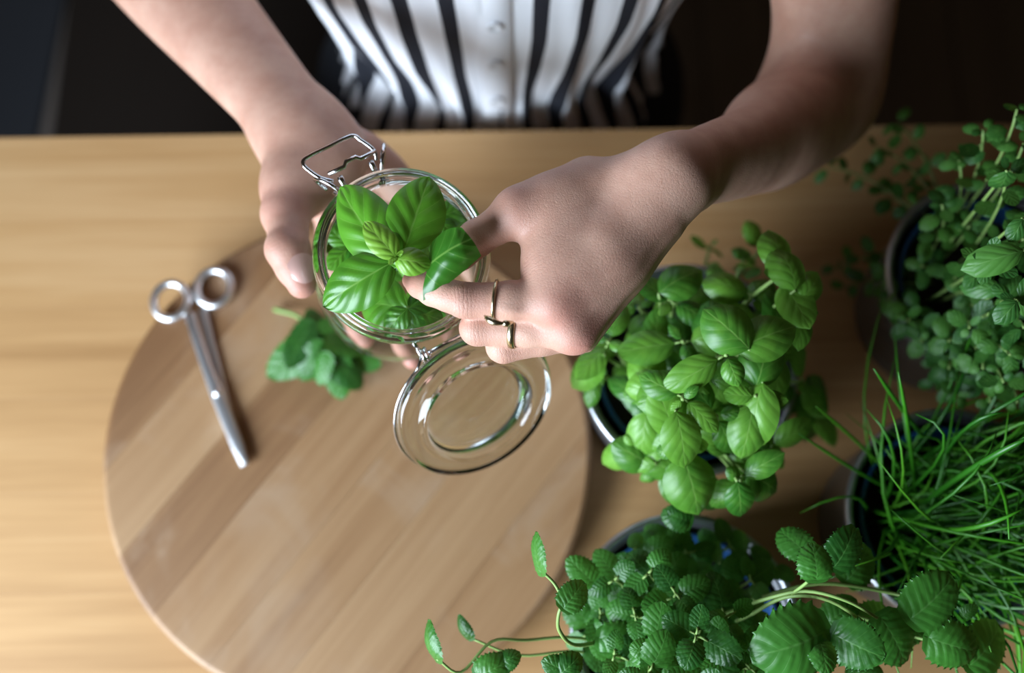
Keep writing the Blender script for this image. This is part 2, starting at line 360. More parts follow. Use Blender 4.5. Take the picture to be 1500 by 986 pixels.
# ---------------------------------------------------------------- leaves
def leaf_mesh(name, mat, wid=0.62, dome=0.10, fold=0.0, curl=0.12, nu=9, nv=6, shape='ovate', serr=0.0, nser=9, puck=0.0, nside=4.5, slope=1.7, pet=0.08, wav=0.0, seed=0):
    """unit leaf: base at the origin, tip at (1,0,0), top side +z"""
    r = random.Random(seed); vv = []; ff = []; uvs = []
    for i in range(nu + 1):
        u = i / nu
        if shape == 'ovate': wd = (u ** 0.62) * ((1 - u) ** 0.72) * 2.5
        elif shape == 'heart': wd = (u ** 0.34) * ((1 - u) ** 0.55) * 1.83
        else: wd = (u ** 0.55) * ((1 - u) ** 0.55) * 2.14
        wd = wd * wid * 0.5
        for j in range(nv + 1):
            v = -1 + 2 * j / nv
            ser = 1.0
            if serr and abs(v) > 0.99: ser = 1 + serr * (2 * abs(((u * nser) % 1.0) - 0.5) - 0.3)
            y = v * wd * ser
            back = 0.0
            if shape == 'heart': back = -0.10 * (v * v) * max(0, 1 - u * 2.2)
            x = u + back + (0.5 * serr * wid * (((u * nser) % 1.0) - .5) if serr and abs(v) > .99 else 0)
            z = dome * wid * (1 - v * v) * math.sin(math.pi * min(u * 1.05, 1)) ** 0.7 - fold * wid * (1 - abs(v)) * 0.6 * math.sin(math.pi * u) - curl * u * u
            if puck:
                s = (u * nside - slope * abs(v) ** 0.8); q = 0.5 * math.cos(math.pi * s) ** 2
                z += puck * wid * (0.5 - q) * (1 - abs(v)) ** 0.3 * min(1, abs(v) * 4) * math.sin(math.pi * u) ** 0.5
            z += wav * math.sin(u * 9 + seed + (2 if v > 0 else 0)) * v * v * wid
            vv.append((x, y, z)); uvs.append((u, (v + 1) / 2))
    for i in range(nu):
        for j in range(nv):
            a = i * (nv + 1) + j; ff.append((a, a + nv + 1, a + nv + 2, a + 1))
    me = bpy.data.meshes.new(name); me.from_pydata(vv, [], ff)
    l = me.uv_layers.new(name='UVMap'); idx = np.empty(len(me.loops), dtype=np.int32); me.loops.foreach_get('vertex_index', idx)
    l.data.foreach_set('uv', np.asarray(uvs, dtype=np.float32)[idx].ravel())
    me.polygons.foreach_set('use_smooth', [True] * len(me.polygons)); me.materials.append(mat); return me
def put_leaf(parent, me, base, tip, up=(0, 0, 1), width=1.0, name='leaf', org=V(0, 0, 0), label=None):
    base = Vector(base); tip = Vector(tip); x = tip - base; L = x.length; x.normalize()
    y = Vector(up).cross(x)
    if y.length < 1e-3: y = V(0, 1, 0).cross(x)
    y.normalize(); z = x.cross(y)
    o = obj(name, me, parent, label=label)
    m = Matrix((x * L, y * L * width, z * L)).transposed().to_4x4(); m.translation = base - org
    o.matrix_local = m
    return o
B_HERO = [leaf_mesh('basil_leaf', M['basil'], 0.64, 0.20, 0.16, c, 30, 20, puck=0.05, wav=0.02, seed=s) for s, c in ((1, .10), (2, .02), (3, .16))]
B_YOUNG = [leaf_mesh('young_leaf', M['basil_young'], 0.6, 0.16, 0.12, 0.12, 20, 14, puck=0.06, wav=0.03, seed=5), leaf_mesh('young_leaf', M['basil_young'], 0.75, 0.28, 0.06, 0.3, 20, 14, puck=0.05, seed=6)]
B_POT = [leaf_mesh('leaf', M['basil_pot'], w_, d_, .10, c_, 10, 8, puck=0.05, wav=.03, seed=i) for i, (w_, d_, c_) in enumerate(((.66, .26, .12), (.60, .2, .25), (.74, .32, .05), (.64, .15, -.05)))]
BALM = [leaf_mesh('leaf', M['balm'], w_, d_, .06, c_, 18, 8, 'heart', serr=.12, nser=9, puck=0.015, nside=6, slope=1.6, wav=.02, seed=i) for i, (w_, d_, c_) in enumerate(((.86, .10, .08), (.92, .16, .16), (.78, .06, -.04)))]
BALM_HERO = [leaf_mesh('leaf', M['balm'], w_, d_, .05, c_, 54, 22, 'heart', serr=.15, nser=9, puck=0.03, nside=7, slope=1.6, wav=.015, seed=i) for i, (w_, d_, c_) in enumerate(((.9, .12, .10), (.96, .18, .18)))]
OREG = [leaf_mesh('leaf', M['oregano'], w_, d_, .08, c_, 6, 4, 'oval', seed=i) for i, (w_, d_, c_) in enumerate(((.66, .14, .10), (.74, .2, .2), (.6, .05, -.05)))]

def stem(parent, pts, r0, r1, mat, org=V(0, 0, 0), n=6, **k):
    m = len(pts); return MB().tube([Vector(p) - org for p in pts], [r0 + (r1 - r0) * i / (m - 1) for i in range(m)], n).obj('stem', mat, parent, **k)
def rv(a=1.0): return V(random.uniform(-a, a), random.uniform(-a, a), random.uniform(-a, a))

# ---------------------------------------------------------------- glass jar with clip
RIM_H = 0.237; JL = 0.115
R0 = P(590, 370, RIM_H)
best = min((abs((P(583, 420, h) - R0).length - JL), h) for h in np.linspace(0.08, 0.2, 600))
B0 = P(583, 420, best[1])
jz = (R0 - B0).normalized()
hx = P(668, 505, RIM_H) - R0; jx = (hx - jz * hx.dot(jz)).normalized(); jy = jz.cross(jx)
JM = Matrix((jx, jy, jz)).transposed().to_4x4(); JM.translation = R0 - jz * JL
jar = obj('clip_top_jar', None, label='clear glass clip-top jar full of basil held in the hand', cat='jar'); jar.matrix_world = JM
def JW(x, y, z): return JM @ V(x, y, z)
prof = [(0, .004), (.034, .004), (.040, .0005), (.044, .001), (.0485, .005), (.0508, .012), (.0512, .03), (.0512, .066), (.0500, .076), (.0465, .086), (.0445, .091), (.0440, .096), (.0450, .0985)]
MB().lathe(prof, 72).obj('jar_body', M['thin'], jar)
rp = [(.0450, .0985), (.0476, .0995), (.0488, .1025), (.0488, .1085), (.0478, .1125), (.0462, .1146), (.0448, .1150), (.0440, .1135), (.0434, .1128), (.0424, .1130), (.0416, .1118), (.0412, .107), (.0414, .101), (.0425, .0985)]
MB().lathe(rp, 96, closed=True).obj('jar_rim', M['glass'], jar, fix=True, label='thick clear glass rim of the jar mouth')
def circ(r, z, n=64, a0=0, a1=2 * math.pi): return [V(r * math.cos(a), r * math.sin(a), z) for a in np.linspace(a0, a1, n + 1)]
MB().tube(circ(.0462, .0955)[:-1], .0011, 8, True).obj('neck_wire', M['wire'], jar)
# clasp on the far side
cl = MB()
HY = .0125
for s in (-1, 1):
    loop = [V(-.0475 - .0068 + .0068 * math.cos(a), s * (HY + .0045 * (1 - math.cos(a))), .100 + .0075 * math.sin(a)) for a in np.linspace(-1.2, 4.6, 22)]
    cl.tube([V(-.046, s * HY * 1.25, .0955), V(-.0475, s * HY * 1.1, .094)] + loop, .00125, 8)
    cl.tube([V(-.046, s * HY, .096), V(-.050, s * (HY - .003), .104), V(-.054, s * (HY - .003), .1085)], .0017, 8)
cl.obj('clasp_hook', M['wire'], jar)
lv = [p + V(0, -.007 * min(1, max(0, (-.0545 - p.x) / .014)), 0) for p in spline([V(-.0545, HY + .001, .104), V(-.060, HY + .0045, .106), V(-.0680, HY + .0045, .107), V(-.0715, HY + .003, .107), V(-.0725, HY - .002, .107), V(-.0725, 0, .107),
             V(-.0725, -HY + .002, .107), V(-.0715, -HY - .003, .107), V(-.0680, -HY - .0045, .107), V(-.060, -HY - .0045, .106), V(-.0545, -HY - .001, .104)], 5)]
MB().tube(lv, .0012, 8).obj('clasp_lever', M['wire'], jar)
MB().tube([V(-.058, -HY - .002, .1095), V(-.0575, -.005, .1105), V(-.0595, -.003, .111), V(-.0595, .003, .111), V(-.0575, .005, .1105), V(-.058, HY + .002, .1095)], .0013, 8).obj('clasp_bar', M['wire'], jar)
# hinge and open lid
HX, HZ = .0535, .0985
phi = math.radians(43)
hg = MB()
for s in (-1, 1):
    hg.tube([V(.044, s * .017, .0955), V(.049, s * .0165, .097), V(HX, s * .0165, HZ)], .0013, 8)
    hg.tube([V(HX + .0032 * math.cos(a), s * (.0165 - .004 * a / 12), HZ + .0032 * math.sin(a)) for a in np.linspace(0, 12, 40)], .0011, 6)
hg.tube([V(HX, -.0165, HZ), V(HX, .0165, HZ)], .0012, 8)
hg.obj('hinge_wire', M['wire'], jar)
ld_x = V(math.cos(phi), 0, -math.sin(phi)); ld_n = V(math.sin(phi), 0, math.cos(phi)); ld_y = ld_n.cross(ld_x)
LM = Matrix((ld_x, ld_y, ld_n)).transposed().to_4x4(); LM.translation = V(HX, 0, HZ) + ld_x * .0525
lp = [(0, 0), (.028, 0), (.0305, .0005), (.032, .003), (.0330, .0085), (.0345, .0098), (.0358, .0085), (.0365, .0045), (.040, .0036), (.0435, .0040), (.0462, .0055), (.0482, .0045), (.0490, .001), (.0486, -.003), (.0465, -.0052), (.040, -.0058), (.0335, -.0050), (.030, -.0040), (0, -.0035)]
lid = MB().lathe(lp, 96).obj('lid', M['glass'], jar, fix=True, label='open clear glass lid hanging from the hinge'); lid.matrix_local = LM
lw_ = [V(.0498 * math.cos(a), .0498 * math.sin(a), -.001) for a in np.linspace(math.pi - .45, -math.pi + .45, 60)]
MB().tube([V(-.0525, .0165, 0)] + lw_ + [V(-.0525, -.0165, 0)], .0008, 8).obj('lid_wire', M['wire'], lid)

# ---------------------------------------------------------------- basil in the jar
def sprig(name, label, node, foot, group=None):
    s = obj(name, None, label=label, cat='herb', group=group); s.location = foot
    stem(s, bez(foot, (Vector(foot) + Vector(node)) / 2 + V(.004, .003, 0), node, 10), .0022, .0016, M['stem'], org=Vector(foot), n=8)
    return s, Vector(foot)
node = P(580, 376, .262)
sp, og = sprig('basil_sprig', 'bright green basil sprig standing out of the jar mouth', node, JW(-.004, .004, .012))
put_leaf(sp, B_HERO[0], P(583, 392, .257), P(489, 270, .252), (-.25, -.35, 1), .84, org=og)
put_leaf(sp, B_HERO[1], P(592, 369, .258), P(629, 258, .262), (.05, -.3, 1), 1.14, org=og)
put_leaf(sp, B_HERO[2], P(578, 383, .257), P(467, 448, .248), (.12, -.1, 1), .96, org=og)
put_leaf(sp, B_YOUNG[0], P(582, 379, .263), P(534, 324, .272), (.2, -.25, 1), 1.0, org=og, name='young_leaf')
put_leaf(sp, B_YOUNG[1], P(578, 380, .263), P(627, 386, .267), (.0, -.2, 1), 1.1, org=og, name='young_leaf')
for dx, dy in ((9, -8), (-9, 10), (3, -6), (-4, 4)):
    put_leaf(sp, B_YOUNG[0], P(580, 376, .264), P(580 + dx, 376 + dy, .270), (random.uniform(-.5, .5), .2, 1), 1.0, org=og, name='bud_leaf')
# pinched leaf, bent over the finger tips
cor = [(633, 354), (676, 333), (705, 375), (620, 441)]
n = 26; vv = []; uvs = []; ff = []
def q2(c, s, t): return tuple((c[0][k] * (1 - s) + c[1][k] * s) * (1 - t) + (c[3][k] * (1 - s) + c[2][k] * s) * t for k in (0, 1))
for i in range(n + 1):
    for j in range(n + 1):
        s = i / n; t = j / n
        x, y = q2(cor, s, t)
        bx = math.sin(math.pi * s); by = math.sin(math.pi * t)
        x += -6 * by * (1 - s) + 3 * by * s; y += -7 * bx * (1 - t) + 3 * math.sin(math.pi * s) * t
        # concave left flank where the leaf narrows to its stalk
        x += 5 * (1 - s) ** 2 * math.sin(math.pi * min(1, t * 1.15)) ** 2
        u = s * .75 + .12; vv_ = (t - .40) / .6
        qd = abs(((u * 5 - 2.0 * abs(vv_) ** .8) % 1.0) - .5)
        h = .262 + .013 * s + .004 * bx * by - .007 * t ** 3 - .003 * s * t + .0016 * (.5 - qd) * min(1, abs(vv_) * 5) * bx
        h -= .004 * max(0, abs(s - .5) * 2 - .55)
        vv.append(P(x, y, h) - og); uvs.append((u, max(0, min(1, .5 + vv_ * .5))))
for i in range(n):
    for j in range(n):
        a = i * (n + 1) + j; ff.append((a + n + 1, a + n + 2, a + 1, a))
mesh_obj('leaf', vv, ff, M['basil'], sp, uvs=uvs, label='basil leaf pinched between thumb and finger')
stem(sp, bez(P(583, 380, .258), P(605, 392, .258), P(628, 385, .262), 5), .0012, .0012, M['stem'], org=og)
# more sprigs lower in the jar
low = [('dark basil sprig low in the jar below the pinching finger', (598, 452, .222), [((520, 440), .20), ((650, 470), .212), ((560, 490), .215), ((610, 500), .207), ((640, 432), .216)]),
       ('dark basil sprig inside the jar behind the big upper leaves', (640, 320, .215), [((690, 300), .215), ((610, 275), .205), ((668, 345), .215), ((700, 345), .205), ((590, 300), .2)]),
       ('dark basil sprig inside the jar along its left glass wall', (512, 362, .205), [((478, 330), .21), ((480, 395), .205), ((535, 410), .21), ((500, 300), .20)])]
for lab, (nx, ny, nh), lv_ in low:
    nd = P(nx, ny, nh); ft = JW(*(Matrix.Rotation(0, 3, 'Z') @ ((JM.inverted() @ nd) * .5).to_2d().to_3d()).to_2d(), .010)
    s, o_ = sprig('basil_sprig', lab, nd, ft)
    for k, ((tx, ty), th) in enumerate(lv_):
        put_leaf(s, B_HERO[k % 3], nd, P(tx, ty, th), (random.uniform(-.3, .3), random.uniform(-.4, .1), 1), 1.15, org=o_)
    for k in range(4):
        a = random.uniform(0, 6.28); b = nd * .5 + ft * .5 + V(0, 0, random.uniform(-.02, .02))
        put_leaf(s, B_POT[k], b, b + V(math.cos(a) * .026, math.sin(a) * .026, .006), (0, 0, 1), 1.0, org=o_)

# ---------------------------------------------------------------- implicit surfaces for the body
class Field:
    def __init__(s, xs, ys, zs):
        s.c = [np.asarray(a, dtype=np.float32) for a in (xs, ys, zs)]
        s.f = np.full([len(a) for a in s.c], 1.0, dtype=np.float32)
    def block(s, lo, hi):
        sl = []
        for a, l, h in zip(s.c, lo, hi):
            i0 = max(int(np.searchsorted(a, l)) - 1, 0); i1 = min(int(np.searchsorted(a, h)) + 1, len(a)); sl.append(slice(i0, max(i1, i0)))
        return tuple(sl)
    def group(s, prims, k_in, k_out, sub=False):
        lo = np.min([p[1] for p in prims], 0) - 2.5 * max(k_out, k_in, .004) ; hi = np.max([p[2] for p in prims], 0) + 2.5 * max(k_out, k_in, .004)
        sl = s.block(lo, hi)
        X, Y, Z = np.meshgrid(*[a[q] for a, q in zip(s.c, sl)], indexing='ij', sparse=True)
        g = None
        for p in prims:
            d = p[0](X, Y, Z).astype(np.float32)
            g = d if g is None else smin(g, d, k_in)
        s.f[sl] = smax(s.f[sl], -g, k_out) if sub else smin(s.f[sl], g, k_out)
    def mesh(s):
        f = s.f; ins = f < 0; nx, ny, nz = f.shape
        c8 = np.zeros((nx - 1, ny - 1, nz - 1), np.uint8)
        for dx in (0, 1):
            for dy in (0, 1):
                for dz in (0, 1): c8 += ins[dx:nx - 1 + dx, dy:ny - 1 + dy, dz:nz - 1 + dz]
        act = np.argwhere((c8 > 0) & (c8 < 8)); ids = np.full(c8.shape, -1, np.int32); ids[tuple(act.T)] = np.arange(len(act))
        acc = np.zeros((len(act), 3)); cnt = np.zeros(len(act)); offs = [(a, b, c) for a in (0, 1) for b in (0, 1) for c in (0, 1)]
        i, j, k = act.T
        for o in offs:
            for ax in range(3):
                if o[ax]: continue
                o2 = list(o); o2[ax] = 1
                a = f[i + o[0], j + o[1], k + o[2]]; b = f[i + o2[0], j + o2[1], k + o2[2]]
                m = (a < 0) != (b < 0); t = a[m] / (a[m] - b[m])
                p0 = np.stack([s.c[q][(i, j, k)[q][m] + o[q]] for q in range(3)], 1); p1 = np.stack([s.c[q][(i, j, k)[q][m] + o2[q]] for q in range(3)], 1)
                acc[m] += p0 + (p1 - p0) * t[:, None]; cnt[m] += 1
        V_ = acc / cnt[:, None]; faces = []
        for ax in range(3):
            a = [slice(None)] * 3; b = [slice(None)] * 3; a[ax] = slice(0, -1); b[ax] = slice(1, None)
            A = ins[tuple(a)]; B = ins[tuple(b)]; e = np.argwhere(A != B); u, v = (ax + 1) % 3, (ax + 2) % 3
            e = e[(e[:, u] > 0) & (e[:, v] > 0) & (e[:, u] < f.shape[u] - 1) & (e[:, v] < f.shape[v] - 1)]
            q = []
            for du, dv in ((-1, -1), (0, -1), (0, 0), (-1, 0)):
                x = e.copy(); x[:, u] += du; x[:, v] += dv; q.append(ids[tuple(x.T)])
            q = np.stack(q, 1); flip = ~A[tuple(e.T)]; q[flip] = q[flip][:, ::-1]; faces.append(q)
        return V_, np.concatenate(faces)
def smin(a, b, k):
    if k <= 0: return np.minimum(a, b)
    h = np.maximum(k - np.abs(a - b), 0) / k; return np.minimum(a, b) - h * h * k * 0.25
def smax(a, b, k): return -smin(-a, -b, k)
def rcone(a, b, ra, rb, flat=None):
    """round cone a->b; flat=(normal, s) squashes its section along normal"""
    a = np.array(a, float); b = np.array(b, float); ba = b - a; L2 = ba @ ba
    if flat: nrm = np.array(flat[0], float); nrm = nrm - ba * (nrm @ ba) / L2; nrm /= np.linalg.norm(nrm); q = 1 / flat[1] - 1
    def fn(X, Y, Z):
        x = X - a[0]; y = Y - a[1]; z = Z - a[2]
        if flat: c = (x * nrm[0] + y * nrm[1] + z * nrm[2]) * q; x = x + nrm[0] * c; y = y + nrm[1] * c; z = z + nrm[2] * c
        t = np.clip((x * ba[0] + y * ba[1] + z * ba[2]) / L2, 0, 1)
        return np.sqrt((x - ba[0] * t) ** 2 + (y - ba[1] * t) ** 2 + (z - ba[2] * t) ** 2) - (ra + (rb - ra) * t)
    R = max(ra, rb); return fn, np.minimum(a, b) - R, np.maximum(a, b) + R
def ball(a, r): return rcone(a, Vector(a) + V(0, 0, 1e-4), r, r)
def ell(c, axes, rad):
    c = np.array(c, float); A = np.array([list(x) for x in axes], float); A /= np.linalg.norm(A, axis=1)[:, None]; r = np.array(rad, float)
    def fn(X, Y, Z):
        x = X - c[0]; y = Y - c[1]; z = Z - c[2]
        k = [(x * A[i][0] + y * A[i][1] + z * A[i][2]) / r[i] for i in range(3)]
        k0 = np.sqrt(k[0] ** 2 + k[1] ** 2 + k[2] ** 2); k1 = np.sqrt((k[0] / r[0]) ** 2 + (k[1] / r[1]) ** 2 + (k[2] / r[2]) ** 2) + 1e-6
        return k0 * (k0 - 1) / k1
    R = max(rad); return fn, c - R, c + R
def limb(pts, rs, flat=None, n=4):
    pts = spline(pts, n); k = [i / n for i in range(len(pts))]; r = spline([V(x, 0, 0) for x in rs], n); return chain(pts, [q.x for q in r], flat)
def chain(pts, rs, flat=None): return [rcone(pts[i], pts[i + 1], rs[i], rs[i + 1], flat) for i in range(len(pts) - 1)]
def axis(lo, hi, f0, f1, fine, coarse):
    a = []; x = lo
    while x < hi: a.append(x); x += fine if f0 <= x <= f1 else coarse
    return a
BODY_V = []; BODY_F = []; RED = []; CRW = []; CRC = []
def take(fld, reds, box=None, creases=()):
    v, f = fld.mesh(); n = sum(len(x) for x in BODY_V)
    e = np.concatenate([f[:, [0, 1]], f[:, [1, 2]], f[:, [2, 3]], f[:, [3, 0]]]); deg = np.bincount(e[:, 0], minlength=len(v)) + 1e-9
    wt = np.zeros(len(v))
    if box is not None:          # finger region keeps its detail, the arm is smoothed
        d = np.maximum(np.maximum(np.array(box[0]) - v, v - np.array(box[1])), 0).max(1); wt = np.clip(d / .02, 0, 1)
    for it in range(26):
        m = np.stack([np.bincount(e[:, 0], weights=v[e[:, 1], k], minlength=len(v)) for k in range(3)], 1) / deg[:, None]
        a = np.clip(wt + (.5 if it < 2 else 0), 0, 1)[:, None] * .6; v = v * (1 - a) + m * a
    r = np.zeros(len(v))
    for p, rad, amt in reds: r = np.maximum(r, amt * np.exp(-((v - np.array(p)) ** 2).sum(1) / rad ** 2))
    cw = np.zeros(len(v)); cc = np.zeros(len(v))
    for p, d, rad, amt in creases:                     # skin folds across a joint
        q = v - np.array(p); al = q @ np.array(Vector(d).normalized()); w_ = amt * np.exp(-(q ** 2).sum(1) / (rad * 1.5) ** 2 - (al / rad) ** 2)
        m = w_ > cw; cw[m] = w_[m]; cc[m] = al[m]
    CRW.append(cw); CRC.append(cc)
    BODY_V.append(v); BODY_F.append(f + n); RED.append(r)
FINE = 0.00125

# --- the hand that picks (right in the picture) and its arm
W = P(992, 272, .258); EL = P(1208, 142, .098); SHL = V(.165, .485, T + .385)
iM, mM, rM, pM = P(806, 440, .257), P(836, 483, .247), P(843, 488, .230), P(846, 476, .213)
iP, iD, iT = P(680, 440, .255), P(634, 426, .249), P(603, 411, .238)
mP, mD, mT = P(699, 481, .240), P(722, 472, .220), P(752, 462, .210)
rP, rD, rT = P(737, 508, .229), P(756, 496, .208), P(782, 484, .199)
pP, pD, pT = P(778, 486, .209), P(790, 478, .192), P(812, 468, .186)
tC, tM, tI, tT = P(905, 276, .250), P(757, 313, .254), P(697, 350, .246), P(655, 388, .240)
lo = np.min([list(p) for p in (W, EL, SHL, iT, tT, rT, pT)], 0) - .065; hi = np.max([list(p) for p in (W, EL, SHL, iT, tT, rT, pT)], 0) + .065
hl = np.min([list(p) for p in (W, iT, tT, rT, pT, iM)], 0) - .022; hh_ = np.max([list(p) for p in (W, iT, tT, rT, pT, iM, iP)], 0) + .028
fd = Field(*[axis(lo[i], hi[i], hl[i], hh_[i], FINE, .003) for i in range(3)])
up = (P(806, 440, .30) - P(806, 440, .26)).normalized()
dors = ((iM - W).cross(pM - W)); dors = dors if dors.z > 0 else -dors; dors.normalize()
W1 = W + (EL - W) * .12
# palm
cp = lambda t, a, b: a * (1 - t) + b * t
palm = []
for Mx, r, o_ in ((iM, .0112, .002), (mM, .0112, .008), (rM, .0105, .013), (pM, .0098, .018)):
    b0 = W + (pM - iM).normalized() * (o_ - .012) + dors * .001
    palm += chain([b0, cp(.55, b0, Mx), Mx], [.0088, .0105, r])
    palm += chain([b0 - dors * .010, Mx - dors * .009 + (b0 - Mx) * .12], [.0085, .0105])
fd.group(palm, .011, 0)
fd.group(limb([cp(.6, W, tC) - dors * .004, tC, cp(.5, tC, tM), tM], [.0120, .0120, .0122, .0112]) + [rcone(cp(.15, tC, tM) - dors * .013, cp(.75, tC, iM) - dors * .013, .012, .011)], .006, .014)
# thumb
fd.group(chain([tM, cp(.5, tM, tI), tI, cp(.55, tI, tT), tT], [.0108, .0094, .0098, .0090, .0070]), .003, .005)
# web between thumb and index
fd.group([rcone(cp(.42, tC, tM) - dors * .006, cp(.22, iM, W) - dors * .007, .009, .009), rcone(cp(.72, tC, tM) - dors * .007, cp(.02, iM, W) - dors * .008, .0055, .0075)], .014, .014)
def finger(M0, P0, D0, T0, r, ko=.006):
    fd.group(chain([M0, cp(.45, M0, P0), P0, cp(.5, P0, D0), D0, cp(.6, D0, T0), T0], [r[0], r[1], r[2], r[3], r[4], r[5], r[6]]), .003, ko)
finger(pM, pP, pD, pT, [.0088, .0078, .0078, .0070, .0066, .0062, .0050], .004)
finger(rM, rP, rD, rT, [.0098, .0088, .0088, .0078, .0074, .0070, .0056], .003)
finger(mM, mP, mD, mT, [.0102, .0094, .0090, .0082, .0078, .0072, .0058], .0025)
finger(iM, iP, iD, iT, [.0108, .0098, .0090, .0082, .0078, .0070, .0052], .0025)
fd.group([rcone(cp(.35, tC, tM) + dors * .001, cp(.30, iM, W) + dors * .002, .0085, .0095), rcone(cp(.62, tC, tM) - dors * .001, cp(.12, iM, W) - dors * .001, .0078, .0085)], .014, .016)
fd.group([rcone(W - dors * .005, cp(.5, W, mM) - dors * .005, .0185, .0140, (dors, .76)), rcone(W + (iM - pM).normalized() * .004 - dors * .004, tC - dors * .002, .0165, .0118, (dors, .8))], .008, .018)
# knuckles and extensor tendons
fd.group([ball(iM + dors * .0035, .0095)], 0, .010); fd.group([ball(mM + dors * .003, .0092)], 0, .010); fd.group([ball(tM + V(0, .002, .001), .0092)], 0, .010)
for Mx, o_ in ((iM, .0), (mM, .006), (rM, .012)):
    b0 = W + (pM - iM).normalized() * (o_ - .004) + dors * .0115
    fd.group([rcone(cp(.2, b0, Mx + dors * .0115), Mx + dors * .0105, .0016, .0022)], 0, .007)
# wrist and forearm
fa = EL - W; fn_ = (0.35, -0.2, 1)
fd.group(limb([cp(.22, W, mM) - dors * .007, W - dors * .006, cp(.12, W, EL) - dors * .004, cp(.35, W, EL) + V(.002, -.003, 0), cp(.62, W, EL) + V(.003, -.005, 0), cp(.85, W, EL) + V(.002, -.003, 0), EL], [.0150, .0206, .0230, .0290, .0355, .0372, .0355], (dors, .80)), .002, .016)
fd.group([ball(W + dors * .002 + (pM - iM).normalized() * .010 + fa.normalized() * .016, .0085)], 0, .014)
fd.group(limb([EL, cp(.2, EL, SHL) + V(.002, -.004, 0), cp(.55, EL, SHL), SHL], [.0365, .040, .044, .050]), .002, .03)
fd.group([rcone(cp(.12, EL, W) + V(-.008, -.006, .008), cp(.42, EL, W) + V(-.004, -.004, .004), .030, .024)], 0, .03)
take(fd, [(iM + dors * .01, .016, .7), (mM + dors * .01, .014, .8), (tM, .014, .75), (iP, .014, .45), (iT, .018, .7), (rP, .014, .4), (mP, .013, .4), (cp(.3, iM, tM), .012, .4), (tT, .02, .6)], (hl, hh_), [(iP, iP - iM, .007, 1), (iD, iT - iP, .0045, .8), (mP, mP - mM, .006, 1), (rP, rP - rM, .006, .8), (cp(.25, iM, tM) - dors * .004, tM - iM, .008, .9), (tM, tM - tC, .006, .5), (cp(.03, W, EL) + dors * .012, EL - W, .010, .6), (tI, tT - tM, .006, .7)])
INDEX = (iM, iP); MIDDLE = (mM, mP)

# --- the hand that holds the jar (left in the picture) and its arm
W = P(438, 186, .168); EL = P(170, -125, .122); SHR = V(-.19, .49, T + .385)
jar_in = lambda x, y, z: JW(x, y, z)
iM, mM, rM, pM = P(478, 300, .115), P(520, 292, .105), P(560, 285, .105), P(596, 275, .112)
iP, iD, iT = P(494, 400, .102), P(512, 455, .103), P(534, 498, .108)
mP, mD, mT = P(552, 410, .098), P(578, 474, .102), P(604, 527, .112)
rP, rD, rT = P(615, 395, .100), P(642, 452, .098), P(666, 500, .104)
pP, pD, pT = P(662, 350, .103), P(690, 395, .103), P(712, 432, .108)
tC, tM, tI, tT = P(440, 232, .168), P(421, 312, .188), P(423, 366, .198), P(442, 416, .195)
allp = (W, EL, SHR, iT, tT, mT, rT, pT, tM, iP, mP)
lo = np.min([list(p) for p in allp], 0) - .065; hi = np.max([list(p) for p in allp], 0) + .065
hp = (W, iT, tT, mT, rT, pT, tM, iP, mP, pP); hl = np.min([list(p) for p in hp], 0) - .02; hh_ = np.max([list(p) for p in hp], 0) + .02
fd = Field(*[axis(lo[i], hi[i], hl[i], hh_[i], FINE, .003) for i in range(3)])
dn = V(0.1, 0.15, -1).normalized(); across = (pM - iM).normalized()
palm = []
for Mx, r, o_ in ((iM, .0118, -.014), (mM, .0118, -.005), (rM, .011, .003), (pM, .0102, .009)):
    b0 = W + across * o_ + dn * .004
    palm += chain([b0, cp(.5, b0, Mx), Mx], [.0105, .012, r])
fd.group(palm, .014, 0)
# heel of the hand and thenar
fd.group(chain([tC, cp(.5, tC, tM), tM], [.0165, .0158, .0126]) + [rcone(W + V(.006, -.012, -.004), cp(.55, W, mM) + V(-.006, 0, .006), .016, .012)], .02, .02)
fd.group(chain([tM, cp(.5, tM, tI), tI, cp(.5, tI, tT), tT], [.0125, .0116, .0122, .0114, .0086]), .003, .006)
fd.group([rcone(cp(.6, tC, tM), cp(.15, iM, W), .009, .009)], 0, .016)
fd.group([rcone(W + across * .008 + V(0, -.01, 0), cp(.75, W, pM), .0145, .012)], 0, .016)
finger(pM, pP, pD, pT, [.0092, .0082, .0080, .0074, .0070, .0066, .0052], .003)
finger(rM, rP, rD, rT, [.0100, .0092, .0090, .0082, .0078, .0074, .0060], .003)
finger(mM, mP, mD, mT, [.0104, .0096, .0092, .0086, .0080, .0076, .0062], .003)
finger(iM, iP, iD, iT, [.0104, .0096, .0090, .0084, .0078, .0074, .0060], .003)
fd.group([ball(tM + V(-.004, -.002, .001), .0098)], 0, .008)
fd.group([ball(tI + V(-.003, 0, .002), .0092)], 0, .006)
pn = V(.35, -.25, 1).normalized()
fd.group(limb([cp(-.14, W, EL), W, cp(.10, W, EL), cp(.3, W, EL), cp(.6, W, EL), cp(.85, W, EL), EL], [.0240, .0262, .0272, .0315, .0385, .0415, .040], (pn, .78)), .002, .02)
for o_, l in ((.004, .22), (-.001, .2)):
    a = W + across * o_ + pn * .0185
    fd.group([rcone(a, a + (EL - W) * l + pn * .001, .0018, .0014)], 0, .006)
fd.group(limb([EL, cp(.3, EL, SHR), cp(.6, EL, SHR), SHR], [.040, .042, .045, .050]), .002, .03)
take(fd, [(tM, .016, .8), (tI, .014, .6), (tT, .018, .7), (mT, .02, .9), (cp(.6, W, mM), .03, .75), (cp(.5, W, rM), .03, .7), (iT, .02, .8), (rT, .02, .8)], (hl, hh_), [(tI, tT - tM, .007, 1), (tM, tM - tC, .008, .8), (cp(.5, tC, tM), tM - tC, .006, .6), (mD, mT - mP, .005, .8)])
